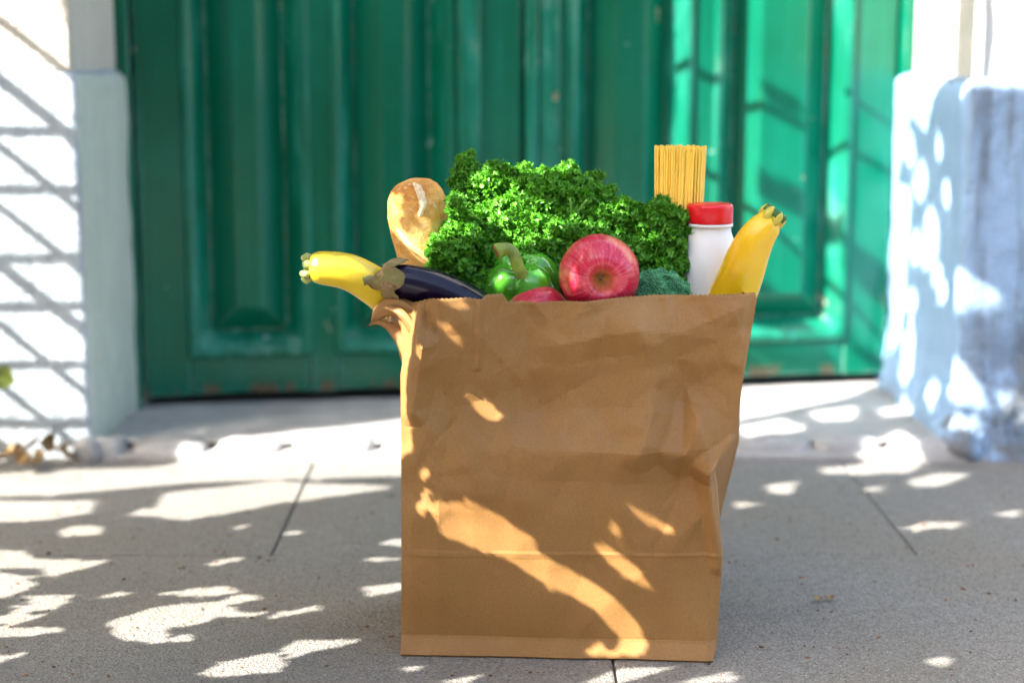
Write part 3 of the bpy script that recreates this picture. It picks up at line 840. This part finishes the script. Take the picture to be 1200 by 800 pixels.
place('cut_stem', sq, vs, fs, [M_DKGREEN, M_PALEGREEN], qb)
sq.children[-1].data.polygons[-1].material_index = 1
sq.children[-1].data.polygons[-2].material_index = 1

# ------------------------------------------------------------------ curly parsley
pab = PY(650, 320, .11)
par = empty('parsley_bunch', pab, 'big bushy bunch of curly green parsley in the middle of the bag', 'parsley')
def leaflet(vs, fs, p, n, size, rnd):
    """a curled, frilled little blade"""
    t1 = n.orthogonal().normalized(); t1 = Matrix.Rotation(rnd.uniform(0, 6.28), 3, n) @ t1; t2 = n.cross(t1)
    o_ = len(vs)
    c1 = rnd.uniform(-.9, .9); fr_ = rnd.uniform(.45, 1.0)
    for j in range(4):
        v = j/3
        w = (.30, .62, .60, .22)[j]
        for i in range(3):
            u = i-1
            h = (c1*(v-.4)**2*1.6+fr_*(abs(u))*(1 if j % 2 else -.35))*size*.55
            vs.append(p+t1*(u*w*size*.55)+t2*((v-.5)*size)+n*h)
    for j in range(3):
        for i in range(2): fs.append((o_+j*3+i, o_+j*3+i+1, o_+(j+1)*3+i+1, o_+(j+1)*3+i))
def sprig_mesh(seed, flat=1.0, spread=1.0, nfl=8):
    rnd = random.Random(seed); vs = []; fs = []; sv = []; sf = []
    for f_ in range(nfl):
        if f_ == 0: c_ = Vector((0, 0, .012))
        else:
            a = f_/(nfl-1)*6.28+rnd.uniform(-.3, .3); rr = rnd.uniform(.008, .0125)*spread
            c_ = Vector((math.cos(a)*rr, math.sin(a)*rr, rnd.uniform(.000, .010)))
        fr0 = rnd.uniform(.0052, .0075)
        for q in range(36):
            n = Vector((rnd.gauss(0, 1), rnd.gauss(0, 1), rnd.gauss(.5, 1))).normalized()
            p = c_+n*fr0*rnd.uniform(.55, 1.08)
            nn = (n+Vector((rnd.gauss(0, .55), rnd.gauss(0, .55), rnd.gauss(0, .55)))).normalized()
            leaflet(vs, fs, p, nn, rnd.uniform(.0042, .0070), rnd)
        v_, g_ = sweep(catmull([Vector((0, 0, -.02)), Vector((c_.x*.3, c_.y*.3, -.006)), c_], 5), lambda t: .0007, 5)
        o_ = len(sv); sv += v_; sf += [tuple(o_+x for x in g) for g in g_]
    v_, g_ = sweep(catmull([Vector((0, 0, -.02)), Vector((.002, .001, -.05)), Vector((.0, 0, -.09))], 5), lambda t: .0011, 6)
    o_ = len(sv); sv += v_; sf += [tuple(o_+x for x in g) for g in g_]
    o_ = len(vs); allv = vs+sv; allf = fs+[tuple(o_+x for x in g) for g in sf]
    me = mesh('sprig', allv, allf)
    me.materials.append(M_PARS); me.materials.append(M_PARSTEM)
    mi = [0]*len(fs)+[1]*len(sf); me.polygons.foreach_set('material_index', mi)
    return me
SPR = [sprig_mesh(100+i, nfl=7+i % 3) for i in range(7)]
poly = [(520, 276), (538, 246), (546, 212), (556, 206), (566, 204), (588, 205), (612, 207), (640, 210), (660, 206), (690, 210), (706, 226), (740, 246), (756, 262), (770, 246), (790, 250), (802, 268), (806, 290), (802, 326), (780, 325), (745, 300), (715, 292), (690, 292), (664, 305), (640, 310), (600, 318), (585, 342), (545, 342), (532, 330), (522, 300)]
def inpoly(x, y, pl):
    r = False; j = len(pl)-1
    for i in range(len(pl)):
        if (pl[i][1] > y) != (pl[j][1] > y) and x < (pl[j][0]-pl[i][0])*(y-pl[i][1])/(pl[j][1]-pl[i][1])+pl[i][0]: r = not r
        j = i
    return r
rnd = random.Random(5)
pts = []
tries = 0
while tries < 9000 and len(pts) < 150:
    tries += 1
    x, y = rnd.uniform(500, 812), rnd.uniform(180, 348)
    if not inpoly(x, y, poly): continue
    if any((x-a)**2+(y-b)**2 < 17.5**2 for a, b in pts): continue
    pts.append((x, y))
tips = [(546, 187), (538, 197), (536, 210), (541, 224), (552, 200), (534, 238), (556, 216), (548, 234), (574, 199), (588, 202), (602, 206), (575, 210), (668, 198), (696, 208), (575, 205), (668, 206), (700, 222), (775, 240), (510, 288), (512, 304), (795, 262), (800, 310), (798, 330)]
for i, (x, y) in enumerate(pts+tips):
    f = (y-190)/150
    yv = .150-.085*min(1, max(0, f))+.05*((x-650)/160)**2*.6+rnd.uniform(-.014, .010)
    if 655 < x < 830 and y > 285: yv = max(yv, .098)
    if x > 740: yv = min(yv, .112) if y < 300 else .095
    if x < 535: yv = min(yv, .075)
    p = PY(x, y, yv)
    o = bpy.data.objects.new('sprig', SPR[i % 7]); COL.objects.link(o); o.parent = par
    d = Vector(((x-655)/190+rnd.gauss(0, .18), -.55-rnd.random()*.35+(.25 if y < 225 else 0), .95-.75*max(0, f)+rnd.gauss(0, .12))).normalized()
    o.rotation_mode = 'QUATERNION'
    o.rotation_quaternion = Vector((0, 0, 1)).rotation_difference(d) @ Matrix.Rotation(rnd.uniform(0, 6.28), 3, 'Z').to_quaternion()
    s_ = rnd.uniform(.95, 1.35)*(.62 if i >= len(pts) else 1); o.scale = (s_,)*3
    o.location = p-pab-d*.008*s_
for pp in ([(668, 232), (672, 258), (690, 290)], [(688, 234), (676, 250), (672, 262)], [(780, 262), (772, 285), (765, 305)], [(516, 285), (530, 276), (548, 272)]):
    pth = catmull([PY(x, y, .085 if x < 600 else .10) for x, y in pp], 10)
    vs, fs = sweep(pth, lambda t: .0011, 6); place('stem', par, vs, fs, M_PARSTEM, pab)

# ------------------------------------------------------------------ small leaves and grit on the ground
def leaf_blade(l, w, curl, seed):
    rn = random.Random(seed); vs = []; fs = []
    for j in range(8):
        t = j/7; ww = w*math.sin(math.pi*(t**.8))**.8+.0004
        for i in range(5):
            u = i/2-1
            vs.append(Vector((u*ww*(1+.15*math.sin(j*2.1+seed)), (t-.5)*l, curl*l*((t-.5)**2*2+u*u*.35)+rn.uniform(-.0006, .0006))))
    for j in range(7):
        for i in range(4): fs.append((j*5+i, j*5+i+1, (j+1)*5+i+1, (j+1)*5+i))
    return mesh('dry_leaf', vs, fs)
LV = [leaf_blade(.045, .013, .5, 1), leaf_blade(.035, .014, .8, 2), leaf_blade(.05, .010, .3, 3)]
for m_ in LV: m_.materials.append(M_DRY)
rnd = random.Random(3)
LEAFSET = [(6, 536, 'dry brown leaf at the far left end of the leaf heap by the white wall'), (22, 541, 'flat dry leaf at the front of the leaf heap, near its left end'), (38, 532, 'curled dry leaf at the back of the heap, tight against the white wall'),
 (46, 541, 'dry leaf at the front of the heap, in its middle'), (62, 528, 'upright curled dry leaf standing highest in the heap by the white wall'), (74, 538, 'pale dry leaf between the highest leaf and the plaster lumps'), (86, 530, 'dry leaf tucked behind the smallest plaster lump'), (30, 549, 'stray dry leaf lying in front of the heap, out on the paving')]
for i, (px, py, lab) in enumerate(LEAFSET):
    p = PG(px, py, .008)
    o = bpy.data.objects.new('dry_leaf', LV[i % 3]); COL.objects.link(o)
    p.y = min(p.y, .77)
    o.location = (p.x, p.y, .007+.007*(i % 3) if i != 4 else .026); o.rotation_euler = (rnd.uniform(-.5, .5), rnd.uniform(-.4, .4), rnd.uniform(0, 6.28)) if i != 4 else (1.2, .4, .6)
    o.scale = (.8, .8, .8)
    tag(o, lab, 'leaf', 'dry leaves at the foot of the white wall')
# broken edge of plaster over the leaf heap
for i, (px, py, s_) in enumerate([(101, 528, .019), (109, 541, .012), (90, 543, .009)]):
    bm = bmesh.new(); bmesh.ops.create_icosphere(bm, subdivisions=3, radius=1)
    for v in bm.verts:
        p = v.co.copy(); v.co = Vector([math.copysign(abs(q)**.8, q) for q in p])*(1+noise.fractal(p*1.7+Vector((i*5, 0, 0)), 1.0, 2.0, 3)*.25)
        v.co = Vector((v.co.x*s_*.8, v.co.y*s_*.7, v.co.z*s_))
    p = PY(px, py, .775)
    o = link('plaster_lump', bm_mesh('plaster_lump', bm), MDS, None, (p.x, .775, max(s_*.75, p.z)))
    tag(o, ['largest pale lump of broken plaster against the white wall corner', 'pale lump of plaster on the pavement, below the wall corner', 'smallest pale lump of plaster, among the dry leaves'][i], 'rubble')
# twiglet with a yellowing leaf in front of the left wall
wb = PG(-60, 540); wb.y = .74
weed = empty('weed', (wb.x, .74, 0), 'yellow green leaf of a weed at the very left edge, before the white wall', 'plant')
lp = PY(4, 442, .72)
stm = catmull([Vector((wb.x, .74, 0)), Vector((wb.x+.01, .735, .06)), Vector((lp.x-.03, .725, lp.z-.01)), Vector((lp.x-.008, .72, lp.z+.006))], 16)
vs, fs = sweep(stm, lambda t: .0016-.0008*t, 7); place('stem', weed, vs, fs, M_WEED, weed.location)
for j, (lc, s_, rz) in enumerate([(lp, 1.0, .2), (stm[6]+Vector((-.015, 0, .01)), .8, 1.3), (stm[9]+Vector((-.02, .004, .012)), .7, 1.0)]):
    me = leaf_blade(.034, .014, .25, 8+j); o = link('leaf', me, M_WEED, weed); o.location = lc-weed.location; o.rotation_euler = (1.35, .25, rz); o.scale = (s_,)*3
# debris
dv = []; df = []
rnd = random.Random(21)
for i in range(700):
    y = -.05+.84*rnd.random()**1.3; x = rnd.uniform(-.75, .75)
    s_ = rnd.choice([.0008, .001, .0013, .0018])*rnd.uniform(.7, 1.2); o_ = len(dv)
    ax = Vector((rnd.uniform(.7, 1.8), rnd.uniform(.6, 1.2), rnd.uniform(.4, .8)))*s_; a = rnd.uniform(0, 6.28)
    for v in iv:
        q = Vector((v.x*ax.x, v.y*ax.y, v.z*ax.z)); dv.append(Vector((x+q.x*math.cos(a)-q.y*math.sin(a), y+q.x*math.sin(a)+q.y*math.cos(a), .001+s_*.3+q.z)))
    df += [tuple(o_+q for q in f) for f in if_]
o = link('debris', mesh('debris', dv, df), mat_plain('dirt_bits', (.20, .10, .04), .9, .8, 40)); o['kind'] = 'stuff'
for i, (px, py) in enumerate([(958, 704), (972, 703)]):
    o = bpy.data.objects.new('seed_husk', LV[1]); COL.objects.link(o); p = PG(px, py, .002); o.location = p+Vector((0, 0, .002)); o.scale = (.40, .26, .14); o.rotation_euler = (0, 0, 1.3+i*.3)
    tag(o, ['reddish brown seed husk on bare paving right of the bag', 'paler seed husk just right of the reddish brown one'][i], 'husk')

# ------------------------------------------------------------------ shade: tree leaves upstream of the sun, with the gaps that let the light spots through
UA = Vector((-L.y, L.x, 0)).normalized(); VA = L.cross(UA)
def uv(p): return (p.dot(UA), p.dot(VA))
lit, shade = [], []
def ell(x, y, a, b, rot=0):
    return [(x+a*math.cos(t)*math.cos(rot)-b*math.sin(t)*math.sin(rot), y+a*math.cos(t)*math.sin(rot)+b*math.sin(t)*math.cos(rot)) for t in np.linspace(0, 2*math.pi, 13)[:-1]]
def put(lst, fn, polys):
    for pl in polys: lst.append([uv(fn(*q)) for q in pl])
G = lambda x, y: PG(x, y, 0)
put(lit, G, [
 [(-60, 587), (111, 587), (106, 601), (46, 610), (-60, 613)], [(192, 578), (324, 564), (458, 569), (444, 573), (324, 590), (217, 610), (185, 605), (148, 603), (185, 594)],
 [(71, 622), (85, 616), (118, 617), (118, 625), (75, 629)], [(270, 618), (290, 615), (285, 620)], [(328, 626), (345, 622), (353, 625)],
 [(-60, 645), (25, 645), (45, 655), (127, 658), (60, 676), (48, 665), (-60, 666)], [(-60, 670), (15, 672), (45, 685), (0, 701), (-60, 705)],
 [(25, 698), (88, 697), (65, 714), (15, 717), (45, 705)], [(-40, 725), (20, 720), (52, 721), (25, 730), (-40, 733)], [(-40, 736), (70, 735), (73, 740), (30, 746), (-40, 746)],
 [(-40, 766), (22, 768), (-10, 779)], [(118, 698), (140, 694), (152, 696), (125, 701)], [(193, 695), (230, 690), (265, 687), (282, 693), (235, 699)],
 [(255, 708), (270, 699), (303, 697), (307, 702), (265, 709)], [(123, 731), (180, 712), (245, 705), (278, 715), (225, 733), (150, 735)], [(130, 738), (200, 735), (190, 750), (150, 751)],
 [(175, 750), (228, 744), (225, 751), (180, 753)], [(260, 722), (307, 717), (300, 722)], [(315, 722), (370, 710), (375, 714), (330, 723)],
 [(243, 790), (260, 775), (320, 767), (335, 775), (325, 788), (250, 792)], [(330, 760), (350, 750), (425, 750), (400, 757), (370, 762), (345, 771)], [(245, 660), (262, 655), (290, 653), (250, 664)],
 [(-60, 560), (40, 552), (470, 538), (380, 553), (330, 556), (60, 580), (-60, 583)], [(445, 636), (472, 630), (472, 640)], [(425, 655), (447, 653), (472, 655), (440, 658)], [(430, 688), (475, 682), (475, 690), (432, 699)],
 [(466, 783), (498, 780), (484, 787)], [(516, 799), (566, 790), (548, 801)], [(681, 801), (727, 783), (792, 782), (724, 801)], [(788, 801), (856, 787), (860, 799)],
 [(1062, 562), (1099, 553), (1136, 554), (1099, 569), (1067, 568)], [(896, 569), (933, 563), (928, 578), (905, 577)], [(974, 640), (1025, 624), (1044, 634), (993, 643)],
 [(1048, 622), (1085, 611), (1127, 610), (1108, 624), (1067, 629)], [(875, 641), (900, 634), (926, 643), (895, 648)], [(960, 548), (1025, 541), (1020, 555), (965, 554)],
 [(1164, 601), (1192, 596), (1194, 604)], [(1083, 775), (1104, 769), (1118, 775), (1099, 780)], [(861, 587), (891, 590), (863, 595)], [(1010, 572), (1030, 568), (1032, 575)]])
T = lambda x, y: PG(x, y, ZT)
put(lit, T, [[(95, 556), (140, 541), (220, 522), (300, 511), (400, 500), (490, 490), (490, 542)], [(860, 455), (1040, 446), (1000, 462), (930, 478), (860, 494)], [(860, 500), (920, 492), (945, 503), (880, 516)],
             [(950, 483), (1003, 476), (998, 490), (960, 493)], [(1030, 478), (1073, 473), (1070, 484), (1035, 487)], [(1000, 525), (1050, 505), (1078, 522), (1050, 540), (1005, 540)]])
put(lit, PD, [[(766, -60), (1062, -60), (1062, 445), (812, 445), (806, 240), (772, 170), (762, 150), (774, 90)]])
put(shade, PD, [[(888, 90), (905, 95), (945, 122), (938, 135), (900, 130)], [(885, 192), (960, 232), (995, 258), (990, 290), (945, 262), (882, 228)], [(985, 272), (1050, 318), (1050, 375), (1000, 330)],
                [(840, 300), (900, 330), (960, 392), (930, 400), (840, 350)], [(850, 402), (975, 404), (985, 445), (850, 445)], [(990, 395), (1050, 425), (1050, 440), (1000, 425)]])
RVX = lambda x, y: PX(x, y, XR+.003)
put(lit, RVX, [[(1042, -60), (1110, -60), (1107, 80), (1092, 118), (1082, 150), (1064, 128), (1042, 240)], [(1047, 215), (1062, 215), (1060, 400), (1046, 420)], ell(1075, 208, 8, 24), ell(1091, 275, 8, 30), ell(1071, 288, 6, 22),
               ell(1107, 225, 4, 16), ell(1085, 305, 6, 10), ell(1097, 322, 5, 14), ell(1105, 342, 5, 14), ell(1068, 352, 5, 14), [(1058, 440), (1070, 368), (1076, 440), (1068, 462)], ell(1100, 470, 6, 18), ell(1062, 170, 5, 20), ell(1098, 170, 4, 14)])
PR = lambda x, y: PY(x, y, YW-.005)
put(lit, PR, [[(1100, -80), (1300, -80), (1300, 97), (1140, 94), (1104, 90)], [(1106, 300), (1176, 348), (1150, 360), (1106, 352)], [(1097, 395), (1150, 450), (1163, 488), (1130, 480), (1100, 450)], [(1118, 488), (1160, 503), (1150, 522), (1122, 510)], [(1178, 470), (1230, 470), (1230, 500), (1190, 500)]])
WL = lambda x, y: PY(x, y, YW-.005)
put(lit, WL, [[(-160, -120), (72, -120), (77, 80), (85, 340), (97, 528), (103, 556), (-160, 575)]])
put(shade, WL, [[(30, -60), (104, -60), (102, 36), (70, 25), (45, 8)]])
FB = lambda x, y: PY(x, y, -.004)
put(lit, FB, [[(494, 585), (517, 585), (552, 590), (591, 608), (626, 631), (626, 645), (688, 678), (726, 705), (750, 736), (763, 770), (720, 772), (722, 747), (703, 720), (684, 705), (618, 670), (583, 647), (513, 621)],
              [(684, 757), (703, 751), (722, 769), (695, 770)], [(699, 641), (711, 639), (753, 670), (769, 693), (753, 689), (722, 666)], [(750, 604), (765, 606), (798, 627), (788, 631), (765, 620)], ell(732, 628, 6, 6),
              ell(489, 549, 6, 8), ell(487, 571, 6, 7), ell(484, 587, 8, 10), [(519, 439), (527, 435), (540, 446), (557, 456), (570, 470), (565, 477), (550, 475), (535, 462), (529, 451)], ell(539, 399, 7, 10, -.4), [(532, 362), (555, 352), (559, 372), (547, 375), (537, 370)],
              [(425, 340), (462, 345), (480, 360), (498, 398), (490, 430), (480, 460), (472, 520), (440, 520)]])
for yv, pls in ((.015, [[(350, 288), (402, 292), (410, 304), (400, 325), (350, 336)]]),
                (.078, [[(448, 212), (462, 225), (458, 262), (447, 262)], [(462, 264), (480, 276), (510, 300), (516, 314), (497, 302), (470, 286)]]),
                (.045, [ell(586, 328, 10, 11), ell(641, 318, 11, 13)]), (.005, [ell(668, 322, 6, 14)])):
    put(lit, lambda x, y: PY(x, y, yv), pls)

P2 = lambda x, y: PY(x, y, .09)
put(lit, P2, [ell(x, y, a, b) for x, y, a, b in ((590, 212, 26, 16), (560, 238, 14, 14), (548, 285, 22, 14), (600, 262, 24, 12), (625, 245, 18, 12), (575, 310, 20, 16), (540, 320, 16, 14), (650, 262, 18, 9), (668, 250, 10, 12), (690, 218, 18, 10), (635, 285, 16, 10), (700, 255, 12, 7), (745, 262, 12, 8), (655, 290, 10, 8), (520, 305, 9, 12), (607, 295, 12, 9))])

E0, E1, EL = [], [], []
def pack(lst):
    A, B, idx = [], [], []
    for i, pl in enumerate(lst):
        for k in range(len(pl)): A.append(pl[k]); B.append(pl[(k+1) % len(pl)]); idx.append(i)
    return np.array(A), np.array(B), np.array(idx)
def dist_inside(P, lst):
    A, B, idx = pack(lst); n = len(P)
    dmin = np.full(n, 9.0); ins = np.zeros(n, bool); dself = np.full(n, 9.0)
    for i in range(len(lst)):
        a = A[idx == i]; b = B[idx == i]; d = b-a; l2 = (d**2).sum(1)+1e-12
        lo_ = a.min(0)-.08; hi_ = a.max(0)+.08
        sel = np.where(((P > lo_) & (P < hi_)).all(1))[0]
        if len(sel) == 0: continue
        q = P[sel]
        t = np.clip(((q[:, None]-a[None])*d[None]).sum(2)/l2, 0, 1)
        dd = np.sqrt(((q[:, None]-a[None]-t[..., None]*d[None])**2).sum(2)).min(1)
        dmin[sel] = np.minimum(dmin[sel], dd)
        c1 = (a[None, :, 1] > q[:, None, 1]) != (b[None, :, 1] > q[:, None, 1])
        xx = a[None, :, 0]+(q[:, None, 1]-a[None, :, 1])*(d[None, :, 0])/np.where(np.abs(d[None, :, 1]) < 1e-12, 1e-12, d[None, :, 1])
        ii = (c1 & (q[:, None, 0] < xx)).sum(1) % 2 == 1
        ins[sel] |= ii
        dself[sel] = np.where(ii, np.minimum(dself[sel], dd), dself[sel])
    return dmin, ins, dself
allp = np.array([q for pl in lit for q in pl]+[uv(PG(x, y)) for x, y in ((0, 800), (1200, 800), (1200, 530), (0, 540))])
lo_, hi_ = np.maximum(allp.min(0), -2.2)-.35, np.minimum(allp.max(0), 2.2)+.50
W0 = -1.32
rng = np.random.default_rng(4)
LVS, LFS = [], []
bagc = np.array([uv(Vector((x, -.004, z))) for x in (-.11, .235) for z in (0, .345)])
def leaves(spacing, rmax, dmin_, dmax_, jitter_w, near_bag=False):
    l0, h0 = (bagc.min(0)-.01, bagc.max(0)+.01) if near_bag else (lo_, hi_)
    xs_ = np.arange(l0[0], h0[0], spacing); ys_ = np.arange(l0[1], h0[1], spacing)
    X, Y = np.meshgrid(xs_, ys_); P = np.stack([X.ravel(), Y.ravel()], 1)+rng.uniform(-.45, .45, (X.size, 2))*spacing
    dl, il, _ = dist_inside(P, lit); ds, is_, dss = dist_inside(P, shade)
    sdv = np.where(is_, dss, np.where(il, -1, dl))
    for p, s_ in zip(P[(sdv > dmin_) & (sdv < dmax_)], sdv[(sdv > dmin_) & (sdv < dmax_)]):
        r = min(rmax, s_+(.0005 if near_bag else .0022))
        q = UA*p[0]+VA*p[1]
        w = W0+rng.uniform(-jitter_w, jitter_w)
        b = q+L*(-q.y/L.y)                          # where this ray meets the bag's front plane
        if -.13 < b.x < .25 and -.02 < b.z < .36:
            for dd in np.arange(.58, 1.4, .04):
                w = b.dot(L)-dd
                px, py, dep = to_px(q+L*w)
                if dep <= 0 or not (-32 < px < 1232 and -32 < py < 832): break
            w -= rng.uniform(0, jitter_w)
        else:
            h = q+L*(-q.z/L.z)
            if h.y > YW: h = q+L*((YW+.2-q.y)/L.y)
            hx, hy, hd = to_px(h)
            if (hd < 0 or not (-140 < hx < 1420 and -300 < hy < 900)) and rng.random() < .85: continue
        cpt = q+L*w
        px, py, dep = to_px(cpt)
        if dep > 0 and -28 < px < 1228 and -28 < py < 828: continue
        n = (L+UA*rng.normal(0, .25)+VA*rng.normal(0, .25)).normalized()
        a = rng.uniform(0, 6.28); t1 = n.orthogonal().normalized(); t2 = n.cross(t1); t1, t2 = t1*math.cos(a)+t2*math.sin(a), t2*math.cos(a)-t1*math.sin(a)
        o_ = len(LVS)
        for (x, y) in ((-1, 0), (-.6, .55), (0, .8), (.6, .55), (1, 0), (.6, -.55), (0, -.8), (-.6, -.55)):
            LVS.append(cpt+t1*x*r+t2*y*r-n*.12*r*(x*x))
        LFS.append(tuple(o_+k for k in range(4))+(o_+4,)); LFS.append((o_, o_+4, o_+5, o_+6, o_+7))
leaves(.020, .026, .012, 99, .05)
leaves(.020, .026, .012, 99, .05)
leaves(.010, .011, .0045, .020, .03)
leaves(.007, .006, .0025, .009, .02)
leaves(.0036, .0036, .0010, .0048, .02, True)
leaves(.0036, .0036, .0010, .0048, .02, True)
ctr = UA*((lo_[0]+hi_[0])/2)+VA*((lo_[1]+hi_[1])/2)+L*W0
troot = Vector((-2.6, .3, 0))
tree = empty('street_tree', troot, 'leafy street tree standing out of the picture to the left, shading the pavement', 'tree')
vs, fs = sweep(catmull([troot, troot+Vector((.02, .02, .8)), troot+Vector((-.03, -.05, 1.7)), troot+Vector((.05, 0, 3.0))], 24), lambda t: .10-.05*t, 16, lambda t, a: 1+.08*math.cos(3*a+t*4))
place('trunk', tree, vs, fs, M_BARK, troot)
place('crown', tree, LVS, LFS, M_LEAF, troot, False)
def twig(fn, pts_, r, w=W0):
    q = [fn(*p) for p in pts_]; q = [UA*p.dot(UA)+VA*p.dot(VA)+L*w for p in q]
    vs, fs = sweep(catmull(q, 24), lambda t: r*(1-.35*t), 7); place('twig', tree, vs, fs, M_BARK, troot)
twig(PD, [(770, 60), (808, 80), (870, 112), (945, 150), (985, 170), (1048, 205)], .0065, -.7)
twig(PD, [(800, 180), (870, 235), (940, 300), (1000, 360), (1048, 410)], .006, -.5)
twig(PD, [(990, 108), (1048, 150)], .005, -.6)

# trellis in front of the left wall (out of frame): its bars give the diamond shadow
QY = .22; sh = L*(QY/L.y)
trl = empty('trellis', PY(-300, 500, YW)-sh, 'wooden garden trellis out of the picture, whose shadow crosses the white wall', 'trellis'); trl.location.z = 0
def bar(p, q, r):
    a = PY(*p, YW)-sh; b = PY(*q, YW)-sh
    n_ = 10; pth = [a.lerp(b, i/(n_-1))+Vector((0, 0, noise.noise(Vector((a.z*9, i*.4, a.x*3)))*.010)) for i in range(n_)]
    vs, fs = sweep(pth, lambda t: r, 8); place('bar', trl, vs, fs, M_WOOD, trl.location)
for y0 in (-70, 65, 155, 222, 293, 355, 428, 495): bar((-420, y0+6+random.uniform(-9, 9)), (112, y0), .0040)
for k in range(-9, 8):
    x0 = -460; y0 = 95+k*71
    if k == -2: continue
    bar((x0, y0-.80*460+(6 if k % 2 else 0)), (112, y0+.80*112), (.0060 if k % 3 else .0085))
for x in (-428, -190):
    a = PY(x, 400, YW)-sh
    vs, fs = sweep([Vector((a.x, a.y+.015, z)) for z in (-.1, .4, .8, 1.2)], lambda t: .018, 8); place('post', trl, vs, fs, M_WOOD, trl.location)
print('leaves', len(LFS)//2)
